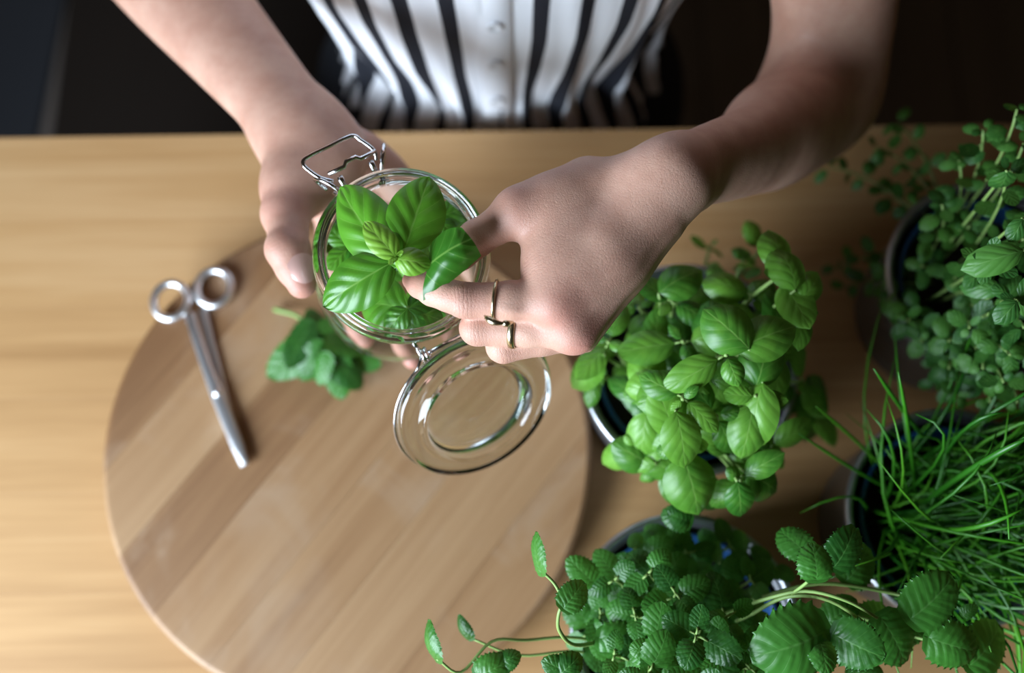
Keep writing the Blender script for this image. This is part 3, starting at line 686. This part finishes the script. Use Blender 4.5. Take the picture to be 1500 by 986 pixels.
# thumbnail
NAIL = []
nd_ = (tT - tI).normalized(); nn = V(.55, -.15, 1.0); nn = (nn - nd_ * nn.dot(nd_)).normalized(); ns = nd_.cross(nn)
nc = cp(.74, tI, tT)
nv = []; nf = []; N_ = 10
for i in range(N_ + 1):
    for j in range(N_ + 1):
        a = -1 + 2 * i / N_; b = -1 + 2 * j / N_
        k = (1 - .62 * abs(b) ** 2.4) if a > 0 else (1 - .5 * abs(b) ** 2.2)
        ang = b * .60; rr = .0135 - .0013 * a
        nv.append(nc + nd_ * (a * .0086 * k) + nn * (math.cos(ang) * rr - .0002 - .0010 * max(0, a)) + ns * (math.sin(ang) * rr))
for i in range(N_):
    for j in range(N_): q = i * (N_ + 1) + j; nf.append((q, q + N_ + 1, q + N_ + 2, q + 1))
NAIL = (nv, nf)

# --- trunk, neck and head, legs on the stool (mostly out of the picture)
PX = -.012; YC = YE + .118
tz = lambda h: T + h
lo = (PX - .26, YE - .42, 0); hi = (PX + .26, YE + .34, T + .80)
fd = Field(*[np.arange(lo[i], hi[i], .006) for i in range(3)])
fd.group(chain([V(PX, YC + .01, tz(-.16)), V(PX, YC, tz(.0)), V(PX, YC + .005, tz(.17)), V(PX, YC + .02, tz(.34))], [.145, .092, .118, .122], ((0, 1, 0), .66)), .05, 0)
fd.group([rcone(SHL + V(-.02, .0, .01), SHR + V(.03, 0, .01), .050, .050), rcone(V(PX, YC + .02, tz(.36)), V(PX, YC - .01, tz(.50)), .052, .047)], .03, .05)
hc = V(PX, YC - .035, tz(.60))
fd.group([ell(hc + V(0, .01, .02), ((1, 0, 0), (0, 1, 0), (0, 0, 1)), (.072, .092, .09)), ell(hc + V(0, -.03, -.035), ((1, 0, 0), (0, 1, 0), (0, 0, 1)), (.055, .055, .07))], .04, .03)
fd.group([rcone(hc + V(0, -.080, .01), hc + V(0, -.098, -.028), .007, .012)], 0, .012)
for s in (-1, 1):
    fd.group([ell(hc + V(s * .074, .01, -.01), ((1, 0, 0), (0, 1, 0), (0, 0, 1)), (.008, .017, .028))], 0, .006)
    fd.group([ball(hc + V(s * .03, -.088, .012), .014)], 0, .008, sub=True); fd.group([ball(hc + V(s * .03, -.077, .012), .0125)], 0, .002)
fd.group([rcone(hc + V(-.018, -.086, -.058), hc + V(.018, -.086, -.058), .006, .006)], 0, .006)
take(fd, [(hc + V(0, -.09, -.058), .02, .9)])
v = np.concatenate(BODY_V); f = np.concatenate(BODY_F)
person = mesh_obj('person', v, f.tolist(), M['skin'], label='person in a striped sleeveless shirt picking basil from a hand-held jar', cat='person')
for an_, ar_ in (('red', RED), ('fold', CRW), ('along', CRC)):
    at = person.data.attributes.new(an_, 'FLOAT', 'POINT'); at.data.foreach_set('value', np.concatenate(ar_).astype(np.float32))
mesh_obj('thumbnail', NAIL[0], NAIL[1], M['nail'], person, label='pale pink thumbnail')
def field_obj(name, lo, hi, step, groups, mat, **k):
    fl_ = Field(*[np.arange(lo[i], hi[i], step) for i in range(3)])
    for g in groups: fl_.group(*g)
    a, b = fl_.mesh(); return mesh_obj(name, a, b.tolist(), mat, person, **k)
for s in (-1, 1):
    MB().tube([hc + V(s * x_, y_, z_) for x_, y_, z_ in ((.019, -.0848, .0085), (.025, -.0880, .0045), (.031, -.0890, .0035), (.037, -.0870, .0045), (.0425, -.0820, .0085))], [.0005, .0010, .0012, .0011, .0006], 8).obj('eyelashes', M['hair'], person)
    MB().tube([hc + V(s * x_, -.0895 + y_, .030 + z_) for x_, y_, z_ in ((.014, -.001, 0), (.026, 0, .004), (.038, .004, .004), (.048, .012, 0))], [.0012, .0022, .0020, .0008], 8).obj('eyebrow', M['hair'], person)
field_obj('hair', (PX - .12, YC - .16, T + .42), (PX + .12, YC + .16, T + .78), .005,
          [([ell(hc + V(0, .028, .03), ((1, 0, 0), (0, 1, 0), (0, 0, 1)), (.084, .098, .094)), rcone(hc + V(0, .09, 0), hc + V(0, .115, -.10), .05, .03)], .03, 0),
           ([ell(hc + V(0, -.075, -.02), ((1, 0, 0), (0, 1, 0), (0, 0, 1)), (.058, .07, .085))], 0, .01, True)], M['hair'])
lg = []
for s in (-1, 1):
    hp_ = V(PX + s * .08, YC + .02, .56); kn = V(PX + s * .10, YE - .30, .545); an = V(PX + s * .10, YE - .26, .06)
    lg.append((chain([hp_, kn, an], [.088, .058, .042]), .03, .05)); lg.append(([rcone(an + V(0, .01, -.025), an + V(0, -.14, -.03), .032, .027)], 0, .02))
lg.append(([rcone(V(PX - .07, YC + .01, .575), V(PX + .07, YC + .01, .575), .11, .11)], 0, .05))
field_obj('trousers', (PX - .26, YE - .5, -.02), (PX + .26, YE + .32, .75), .009, lg, M['trousers'])
st = obj('stool', None, label='round dark stool the person sits on', cat='stool'); st.location = (PX, YC + .03, 0)
MB().lathe([(0, .435), (.15, .435), (.165, .442), (.165, .455), (.15, .462), (0, .462)], 40).obj('seat', M['chairwood'], st)
for a in range(4):
    c_, s_ = math.cos(a * 1.5708 + .785), math.sin(a * 1.5708 + .785)
    MB().tube([(c_ * .11, s_ * .11, .437), (c_ * .16, s_ * .16, 0)], [.015, .012]).obj('leg', M['chairwood'], st)

# --- shirt
def shirt():
    nu, nv = 360, 70; vv = []; uvs = []; ff = []
    hs = np.linspace(-.17, .472, nv + 1)
    prof_h = [-.17, -.10, -.055, -.02, .02, .06, .11, .18, .26, .34, .40, .445, .472]
    ax_ = [.150, .148, .130, .120, .130, .146, .162, .170, .176, .184, .186, .165, .080]
    ay_ = [.118, .112, .102, .098, .104, .110, .113, .113, .114, .110, .100, .082, .064]
    ph = np.linspace(0, 1, nu, endpoint=False)
    for h in hs:
        rx = np.interp(h, prof_h, ax_); ry = np.interp(h, prof_h, ay_)
        gath = .75 * math.exp(-((h + .02) / .06) ** 2) + .25
        for k in range(nu):
            a = 2 * math.pi * k / nu            # 0 at the front (-y), grows towards +x
            fold = .0035 * math.sin(a * 17 + 3 * math.sin(h * 9)) + .0028 * math.sin(a * 31 + 1.3 + h * 14) + .002 * math.sin(a * 47 + h * 30)
            side = 1 + 1.8 * abs(math.sin(a)) ** 3
            r_ = 1 + 0
            e = 2.35
            ca, sa = math.cos(a), math.sin(a)
            den = (abs(sa) ** e + abs(ca) ** e) ** (1 / e)
            dx = sa / den; dy = -ca / den
            off = fold * gath * side
            vv.append((PX + dx * (rx + off), YC + .004 + (.02 * max(0, h) / .3) + dy * (ry + off), T + h))
            s_ = a if a <= math.pi else a - 2 * math.pi
            arc = s_ * .135 * (1 + 0.02 * math.sin(h * 22))
            uvs.append((arc / .0262 + .02 * math.sin(h * 45 + a * 2), h))
    nh = len(hs)
    for i in range(nh - 1):
        for k in range(nu):
            l = (k + 1) % nu; ff.append((i * nu + k, i * nu + l, (i + 1) * nu + l, (i + 1) * nu + k))
    o = mesh_obj('shirt', vv, ff, M['shirt'], person, uvs=uvs, label='white sleeveless shirt with black vertical stripes')
    return vv, nu
SV, SN = shirt()
def front(h, dx=0.0):
    i = min(range(len(SV)), key=lambda q: (SV[q][2] - T - h) ** 2 + (SV[q][0] - PX - dx) ** 2 + (10 if SV[q][1] > YC else 0)); return Vector(SV[i])
pl = MB()
rows = [front(h) for h in np.linspace(-.14, .40, 40)]
pv = []; pf = []
for p in rows:
    for dx in (-.0125, -.011, 0, .011, .0125): pv.append(p + V(dx, -.0022 if abs(dx) < .012 else .001, 0))
for i in range(len(rows) - 1):
    for j in range(4): pf.append((i * 5 + j, i * 5 + j + 1, i * 5 + j + 6, i * 5 + j + 5))
pk = mesh_obj('button_placket', pv, pf, plain('white_cotton', (0.84, 0.84, 0.88), 0.85), person)
for h in (.035, .085, .135, .19, .25, .31):
    c = front(h) + V(0, -.0028, 0)
    MB().lathe([(0, .0016), (.0035, .0016), (.0042, .0024), (.0052, .0022), (.0055, .0008), (.005, 0), (0, 0)], 20, M=Matrix.Translation(c) @ Matrix.Rotation(math.radians(90), 4, 'X')).obj('button', M['button'], person)

# --- rings
def ring(Mx, Px, t, r, name, label, w_, lens=False, tilt=(0, 0, 0)):
    c = cp(t, Mx, Px); d = (Px - Mx).normalized() + Vector(tilt); d.normalize(); u = d.orthogonal().normalized(); v_ = d.cross(u)
    n = 48; pts = [c + u * (math.cos(a) * r) + v_ * (math.sin(a) * r) for a in np.linspace(0, 2 * math.pi, n + 1)[:-1]]
    mb = MB(); vv = []; ff = []
    for i in range(n):
        a = 2 * math.pi * i / n; o_ = u * math.cos(a) + v_ * math.sin(a)
        for q, (dr, dz) in enumerate(((0, -w_), (.0009, -w_ * .8), (.0012, 0), (.0009, w_ * .8), (0, w_), (-.0004, 0))): vv.append(c + o_ * (r + dr) + d * dz)
    for i in range(n):
        j = (i + 1) % n
        for q in range(6): ff.append((i * 6 + q, j * 6 + q, j * 6 + (q + 1) % 6, i * 6 + (q + 1) % 6))
    o = mb.add(vv, ff).obj(name, M['gold'], person, label=label)
    return c, d, u, v_
ring(INDEX[0], INDEX[1], .64, .0100, 'finger_ring', 'thin gold ring with a pointed leaf on the index finger', .0009, tilt=(0.05, .10, 0))
ring(MIDDLE[0], MIDDLE[1], .60, .0096, 'finger_ring', 'plain wide gold band on the middle finger', .0020, tilt=(.0, .12, 0))
lf = MB(); a0 = P(711, 463, .2705); a1 = P(745, 473, .2665)
for i, (p0_, p1_, p2_) in enumerate(((P(709, 462, .268), P(722, 476, .272), P(741, 473, .269)), (P(735, 473, .268), P(742, 476, .270), P(752, 471, .266)))):
    lf.tube(bez(p0_, p1_, p2_, 8), [.0002, .0012, .0018, .0020, .0019, .0016, .0012, .0008, .0003], 8, flat=.8)
lf.obj('ring_leaf', M['gold'], person, label='pointed gold leaf of the index finger ring')

# ---------------------------------------------------------------- herb pots
PH = 0.104
def pot(name, label, px, py, rad=.0725):
    c = P(px, py, PH); c.z = T
    o = obj(name, None, label=label, cat='potted plant'); o.location = c
    k = rad / .0725
    MB().lathe([(0, 0), (.056 * k, 0), (.0605 * k, .003), (.0632 * k, .03), (.067 * k, .08), (.069 * k, .097), (.0655 * k, .097), (.0635 * k, .08), (.0595 * k, .03), (.054 * k, .006), (0, .006)], 64).obj('pot', M['pot'], o)
    MB().lathe([(.069 * k, .096), (.0722 * k, .0985), (.0727 * k, .102), (.0712 * k, .1045), (.0690 * k, .1042), (.0672 * k, .101), (.0660 * k, .096)], 72, closed=True).obj('pot_rim', M['rim'], o)
    MB().lathe([(.047 * k, .012), (.058 * k, .090), (.0610 * k, .092), (.0612 * k, .0955), (.0595 * k, .0965), (.0572 * k, .094), (.046 * k, .014)], 56, closed=True).obj('nursery_pot', M['bluepot'], o, label='blue plastic inner pot')
    v = [(0, 0, .081)]; f = []; nr, na = 9, 40
    for i in range(1, nr + 1):
        for j in range(na):
            a = 2 * math.pi * j / na; r = .0568 * k * i / nr; v.append((r * math.cos(a), r * math.sin(a), .078 + random.uniform(-.0025, .0025) + .004 * (1 - (i / nr) ** 2)))
    for j in range(na):
        f.append((0, 1 + j, 1 + (j + 1) % na))
        for i in range(nr - 1): b = 1 + i * na; f.append((b + j, b + na + j, b + na + (j + 1) % na, b + (j + 1) % na))
    mesh_obj('soil', v, f, M['soil'], o)
    return o, c
def shoot(root, org, base, tip, meshes, pairs, size, smat, r0=.0016, r1=.0010, sag=0.0, droop=.15, top=1.0, pet=.25, jit=.3, bend=None, young=None):
    """stem with opposite leaf pairs; pairs = list of (t, leaf length)"""
    base = Vector(base); tip = Vector(tip); d = tip - base
    mid = (base + tip) / 2 + (bend if bend is not None else V(-d.x * .15, -d.y * .15, abs(d.z) * .25)) + rv(.004)
    path = bez(base, mid, tip, 8); so = stem(root, path, r0, r1, smat, org)
    rot = random.uniform(0, math.pi)
    for q, (t, L) in enumerate(pairs):
        i = min(int(t * 8), 7); fr = t * 8 - i; p = path[i].lerp(path[i + 1], fr); ax = (path[i + 1] - path[i]).normalized()
        a = rot + q * math.pi / 2 + random.uniform(-jit, jit)
        e1 = ax.orthogonal().normalized(); e2 = ax.cross(e1)
        for s in (0, math.pi):
            o = e1 * math.cos(a + s) + e2 * math.sin(a + s)
            dirn = (o + ax * random.uniform(.05, .45) + V(0, 0, -droop * random.uniform(.3, 1.4))).normalized()
            l = L * size * random.uniform(.8, 1.15); pb = p + dirn * l * pet
            if pet * l > .003: stem_v.append((so, p, pb, org))
            upn = (V(0, 0, 1) + ax * .35 + rv(.28))
            put_leaf(so, random.choice(meshes), pb, pb + dirn * l, upn, random.uniform(.9, 1.1), org=org)
    return so, path
stem_v = []
def petioles(mat, r=.0007):
    for so, a, b, org in stem_v: MB().tube([a - org, (a + b) / 2 - org + V(0, 0, .001), b - org], [r * 1.2, r, r], 5).obj('leaf_stalk', mat, so)
    stem_v.clear()
def soilpt(c, r=.045):
    a = random.uniform(0, 6.283); q = r * math.sqrt(random.random()); return V(c.x + q * math.cos(a), c.y + q * math.sin(a), T + .079)
def near(c, tip, r=.043):
    d = V(tip.x - c.x, tip.y - c.y, 0); l = d.length; d = d * (min(r, l * .55) / max(l, 1e-6)); return V(c.x + d.x + random.uniform(-.008, .008), c.y + d.y + random.uniform(-.008, .008), T + .079)

# basil: shoots by where their tops are seen
root, c = pot('potted_basil', 'bushy basil plant with large cupped leaves beside the round board', 1010, 538)
tops = [(1064, 520, .215, 1.25), (1000, 585, .205, .8), (995, 655, .185, 1.15), (1108, 580, .20, 1.2), (1085, 705, .17, .95), (985, 440, .175, .9), (1148, 400, .20, .95), (1175, 448, .19, .9),
        (890, 500, .165, .95), (872, 545, .135, .7), (948, 590, .17, 1.1), (935, 655, .15, .9), (965, 690, .14, .9), (1010, 700, .14, 1.0), (1050, 610, .19, 1.0), (1130, 660, .15, 1.0), (1140, 510, .18, 1.0),
        (1000, 500, .18, 1.15), (955, 520, .165, .9), (1030, 560, .19, 1.1), (1180, 560, .12, .9), (1100, 440, .17, .8), (935, 450, .14, .8), (1195, 600, .08, .85), (1090, 380, .12, .7), (1050, 400, .12, .6), (1120, 360, .10, .6), (1040, 360, .07, .5),
        (1010, 545, .15, 1.0), (1075, 640, .14, 1.0), (960, 620, .12, .9), (1130, 470, .13, .9), (1070, 560, .15, 1.1)]
for px, py, h, s in tops:
    tip = P(px, py, h)
    shoot(root, c, near(c, tip), tip, B_POT, [(.62, .9), (.95, 1.0), (1.0, .42)], .030 * s, M['stem_pale'], .0017, .0012, droop=.35, pet=.14)
# the large leaves that face the camera
for (bx, by, bh), (tx, ty, th_), upv, wd in (((1098, 512, .216), (1030, 452, .218), (-.2, -.1, 1), 1.12), ((1118, 560, .2), (1100, 660, .185), (-.5, .1, 1), .95), ((990, 602, .205), (1008, 690, .195), (.1, -.5, 1), 1.15),
                                     ((975, 560, .18), (915, 572, .175), (0, -.2, 1), 1.1), ((965, 430, .18), (1030, 395, .178), (.1, .2, 1), 1.0), ((1080, 705, .178), (1088, 765, .165), (0, -.6, 1), 1.1),
                                     ((1165, 425, .205), (1135, 362, .20), (.1, .2, 1), 1.1), ((1172, 440, .2), (1200, 398, .195), (.3, 0, 1), 1.0), ((885, 520, .165), (832, 572, .135), (-.4, -.2, 1), .8),
                                     ((1060, 560, .17), (1000, 590, .17), (0, 0, 1), 1.2), ((960, 680, .15), (910, 678, .14), (-.2, -.3, 1), .9), ((1090, 690, .17), (1140, 722, .15), (.3, -.3, 1), 1.0), ((1165, 590, .1), (1220, 608, .06), (.2, -.2, 1), 1.3)):
    b = P(bx, by, bh); so = stem(root, bez(near(c, b), (near(c, b) + b) / 2 + V(0, 0, .01), b, 7), .0016, .001, M['stem_pale'], c)
    put_leaf(so, random.choice(B_POT[:3]), b, P(tx, ty, th_), upv, wd, org=c)
petioles(M['stem_pale'])

# oregano at the upper right
root, c = pot('potted_oregano', 'straggly small-leaved oregano plant in the rear pot by the table edge', 1452, 407, .0705)
tops = [(1490, 160, .21), (1440, 190, .19), (1405, 235, .17), (1475, 250, .22), (1500, 210, .2), (1380, 300, .16), (1350, 390, .125), (1300, 440, .10), (1290, 415, .08), (1330, 470, .12), (1450, 380, .23), (1490, 440, .22), (1420, 480, .17), (1390, 500, .15),
        (1440, 540, .16), (1480, 520, .18), (1400, 580, .13), (1450, 590, .14), (1490, 590, .15), (1370, 560, .11), (1500, 350, .2), (1420, 330, .15), (1530, 300, .2), (1540, 420, .2), (1530, 520, .18), (1460, 460, .17), (1410, 430, .14), (1500, 480, .19), (1470, 560, .17), (1430, 510, .15), (1390, 540, .14), (1350, 500, .12)]
for px, py, h in tops:
    tip = P(px, py, h)
    shoot(root, c, near(c, tip), tip, OREG, [(.5, .8), (.68, .9), (.84, 1.0), (.97, .85), (1.0, .5)], .0148, M['stem_pale'], .0010, .0008, droop=.1, pet=.18)
for px, py, h, n_ in ((1285, 215, .06, 7), (1215, 245, .05, 4), (1315, 180, .07, 5), (1240, 420, .03, 6), (1225, 390, .03, 5), (1300, 290, .07, 7)):
    tip = P(px, py, h); shoot(root, c, near(c, tip, .055), tip, OREG, [(.3 + .7 * i / n_, 1.0) for i in range(1, n_ + 1)], .0125, M['stem_brown'], .0011, .0008, pet=.18, bend=V(0, 0, .03))
for (bx, by, bh), (tx, ty, th_), wd in (((1500, 366, .235), (1413, 394, .23), .72), ((1468, 425, .2), (1404, 418, .19), .75), ((1475, 250, .23), (1462, 282, .215), 1.2), ((1498, 320, .24), (1480, 355, .235), 1.0), ((1490, 440, .225), (1460, 475, .22), 1.0)):
    b = P(bx, by, bh); so = stem(root, bez(near(c, b), (near(c, b) + b) / 2, b, 6), .0013, .0009, M['stem_pale'], c); put_leaf(so, OREG[1], b, P(tx, ty, th_), (-.1, -.2, 1), wd, org=c)
petioles(M['stem_pale'], .0005)

# chives at the right
root, c = pot('potted_chives', 'dense tangle of thin grassy chives in the right-hand pot', 1402, 757, .0705)
for i in range(290):
    b = soilpt(c, .05); spread = random.random()
    ang = random.gauss(-.05, .75); L = random.uniform(.05, .15)
    if i % 9 == 0: ang = random.uniform(1.5, 4.6); L *= .6
    tip = b + V(math.cos(ang) * L, math.sin(ang) * L, random.uniform(.02, .11))
    sw = random.uniform(-.55, .55) * L; mid = (b + tip) / 2 + V(-.2 * math.cos(ang) * L - math.sin(ang) * sw, -.2 * math.sin(ang) * L + math.cos(ang) * sw, random.uniform(.03, .09)) + rv(.01)
    pts = bez(b, mid, tip, 6); r = random.uniform(.0007, .0013)
    MB().tube([p - c for p in pts], [r, r, r, r * .95, r * .85, r * .6, r * .2], 4).obj('blade', M['chive'], root)
for p_, r in (([(1310, 720, .09), (1250, 690, .13), (1170, 635, .16)], .0011), ([(1300, 690, .09), (1250, 640, .13), (1195, 595, .16)], .0011), ([(1342, 740, .09), (1335, 640, .16), (1316, 545, .20)], .0012), ([(1360, 650, .09), (1320, 600, .16), (1280, 540, .19)], .0013),
             ([(1345, 745, .1), (1420, 680, .20), (1510, 640, .22)], .0019), ([(1340, 760, .1), (1400, 800, .19), (1500, 745, .2)], .0014), ([(1370, 700, .1), (1400, 610, .2), (1470, 604, .2)], .0011), ([(1400, 690, .1), (1480, 660, .19), (1478, 790, .2)], .0012), ([(1340, 770, .1), (1355, 830, .15), (1420, 850, .13)], .0011)):
    pts = bez(*[P(*q) for q in p_], 8); MB().tube([p - c for p in pts], [r] * 7 + [r * .7, r * .3], 6).obj('blade', M['chive'], root)

# lemon balm in front
root, c = pot('potted_lemon_balm', 'lemon balm plant with scalloped leaves and arching stems in the front pot', 1005, 925)
tops = [(900, 850, .16), (950, 840, .17), (930, 900, .17), (880, 900, .15), (990, 870, .18), (1040, 850, .16), (960, 950, .19), (900, 960, .17), (1020, 930, .2), (1070, 900, .18), (1060, 960, .19), (1000, 985, .2), (930, 810, .14), (1010, 810, .13), (1070, 800, .12),
        (1100, 850, .15), (860, 930, .14), (870, 985, .16), (1100, 980, .18), (950, 1000, .2), (1130, 830, .12), (1100, 930, .15), (1030, 1020, .2), (850, 1010, .14), (1110, 1030, .18), (980, 800, .13), (1050, 880, .15), (920, 870, .15), (980, 910, .16), (890, 930, .15), (1030, 900, .16)]
for q_, (px, py, h) in enumerate(tops):
    if q_ % 6 == 5: continue
    tip = P(px, py, h); shoot(root, c, near(c, tip), tip, BALM, [(.6, .9), (.85, 1.0), (1.0, .7)], .0185, M['stem_pale'], .0010, .0008, droop=.1, pet=.3)
def arch(pts, r0=.0013, r1=.0009): return stem(root, spline([P(*p) for p in pts], 5), r0, r1, M['stem_pale'], c)
s1 = arch([(1010, 915, .09), (1060, 900, .15), (1120, 878, .185), (1180, 866, .20), (1240, 880, .205), (1285, 905, .195)])
s2 = arch([(1020, 930, .09), (1090, 905, .16), (1150, 875, .19), (1215, 880, .20), (1280, 922, .195)])
s3 = arch([(1030, 900, .09), (1100, 880, .15), (1200, 855, .17), (1310, 870, .17), (1345, 885, .19)])
s4 = arch([(1030, 960, .09), (1120, 930, .15), (1230, 900, .17), (1330, 930, .17), (1385, 945, .18)])
s5 = arch([(960, 940, .09), (890, 940, .14), (842, 945, .18), (820, 925, .205), (818, 902, .216), (826, 880, .22)])
s6 = arch([(950, 960, .09), (850, 935, .15), (770, 938, .16), (720, 940, .165), (675, 985, .17), (640, 965, .175)], .0010, .0008)
s7 = arch([(950, 980, .09), (850, 955, .14), (760, 960, .15), (690, 935, .155)], .0010, .0007)
s8 = arch([(826, 880, .215), (812, 855, .218), (795, 838, .22)], .0009, .0008)
s9 = arch([(1160, 870, .195), (1185, 850, .21), (1195, 828, .22)], .001, .0008)
hero = [(s5, (826, 890, .222), (856, 852, .222), (-.1, -.2, 1), 1.0), (s8, (793, 838, .221), (781, 780, .224), (-.9, .1, .45), .8), (s6, (642, 966, .176), (620, 912, .18), (-.9, .1, .5), .8), (s7, (690, 935, .156), (668, 904, .158), (-.8, 0, .6), .8),
        (s9, (1196, 848, .222), (1190, 795, .224), (0, -.3, 1), 1.05), (s3, (1222, 830, .20), (1255, 772, .205), (.2, -.1, 1), .95), (s3, (1335, 905, .195), (1400, 845, .20), (.1, -.1, 1), 1.0), (s1, (1205, 925, .198), (1108, 965, .205), (-.1, -.2, 1), 1.0),
        (s2, (1222, 930, .198), (1295, 965, .21), (.1, -.3, 1), 1.08), (s4, (1362, 935, .185), (1438, 958, .185), (0, -.2, 1), .95), (s4, (1420, 975, .17), (1470, 915, .165), (.2, -.1, 1), 1.0), (s1, (1290, 905, .18), (1330, 975, .17), (.2, -.2, 1), .95),
        (s3, (1345, 895, .17), (1335, 950, .165), (.2, -.3, 1), .95), (s3, (1410, 900, .175), (1432, 888, .18), (0, 0, 1), .9), (s9, (1180, 810, .18), (1140, 775, .17), (-.2, .2, 1), 1.0), (s1, (1200, 940, .2), (1212, 985, .21), (0, -.2, 1), .9), (s3, (1240, 850, .17), (1275, 800, .17), (.2, .1, 1), 1.0),
        (s2, (1260, 935, .17), (1300, 885, .16), (.2, .2, 1), .9), (s5, (880, 935, .16), (950, 945, .16), (.1, -.2, 1), .8), (s7, (730, 975, .17), (760, 958, .175), (-.2, .1, 1), .9), (s5, (815, 990, .2), (850, 962, .205), (0, -.2, 1), 1.0), (s6, (700, 990, .17), (748, 968, .175), (.1, 0, 1), .9), (s6, (835, 985, .2), (795, 968, .205), (0, -.2, 1), .9),
        (s5, (868, 852, .16), (832, 818, .165), (0, -.1, 1), .9), (s8, (985, 760, .155), (1010, 742, .155), (0, 0, 1), 1.1), (s8, (1010, 765, .155), (970, 750, .155), (0, 0, 1), 1.0)]
for so, b, t_, upv, wd in hero: put_leaf(so, random.choice(BALM_HERO), P(*b), P(*t_), upv, wd, org=c)
for i in range(16):
    x = random.uniform(1140, 1300); y = random.uniform(900, 990); b = P(x, y, random.uniform(.12, .17)); a = random.uniform(0, 6.28); l = random.uniform(.014, .024)
    put_leaf(random.choice((s1, s2, s3, s4)), random.choice(BALM), b, b + V(math.cos(a) * l, math.sin(a) * l, .003), V(0, 0, 1) + rv(.3), 1.0, org=c)
petioles(M['stem_pale'])

# cut sprig lying on the board
sb = P(470, 500, BH)
cs = obj('cut_herb_sprig', None, label='cut lemon balm sprig lying on the board under the jar', cat='herb'); cs.location = sb
s_a = stem(cs, spline([P(402, 453, BH + .004), P(440, 466, BH + .010), P(475, 505, BH + .014), P(520, 545, BH + .012)], 5), .0019, .0012, M['stem_pale'], sb)
for (bx, by, bh), (tx, ty, th_), upv in (((470, 495, .024), (392, 552, .012), (-.1, -.3, 1)), ((470, 495, .026), (452, 450, .03), (0, .3, 1)), ((475, 505, .03), (440, 560, .02), (-.1, -.3, 1)), ((478, 510, .03), (530, 570, .024), (.2, -.3, 1)), ((490, 515, .032), (500, 585, .012), (0, -.4, 1)),
                                    ((500, 525, .02), (560, 535, .02), (.2, 0, 1)), ((470, 480, .03), (520, 470, .03), (.1, .1, 1)), ((455, 475, .03), (420, 540, .03), (-.3, 0, 1)), ((480, 500, .035), (545, 515, .03), (.1, 0, 1)), ((480, 520, .035), (465, 565, .03), (0, -.2, 1))):
    put_leaf(s_a, random.choice(BALM), P(bx, by, BH + bh), P(tx, ty, BH + th_ - .004), V(*upv) + rv(.35), .72, org=sb)
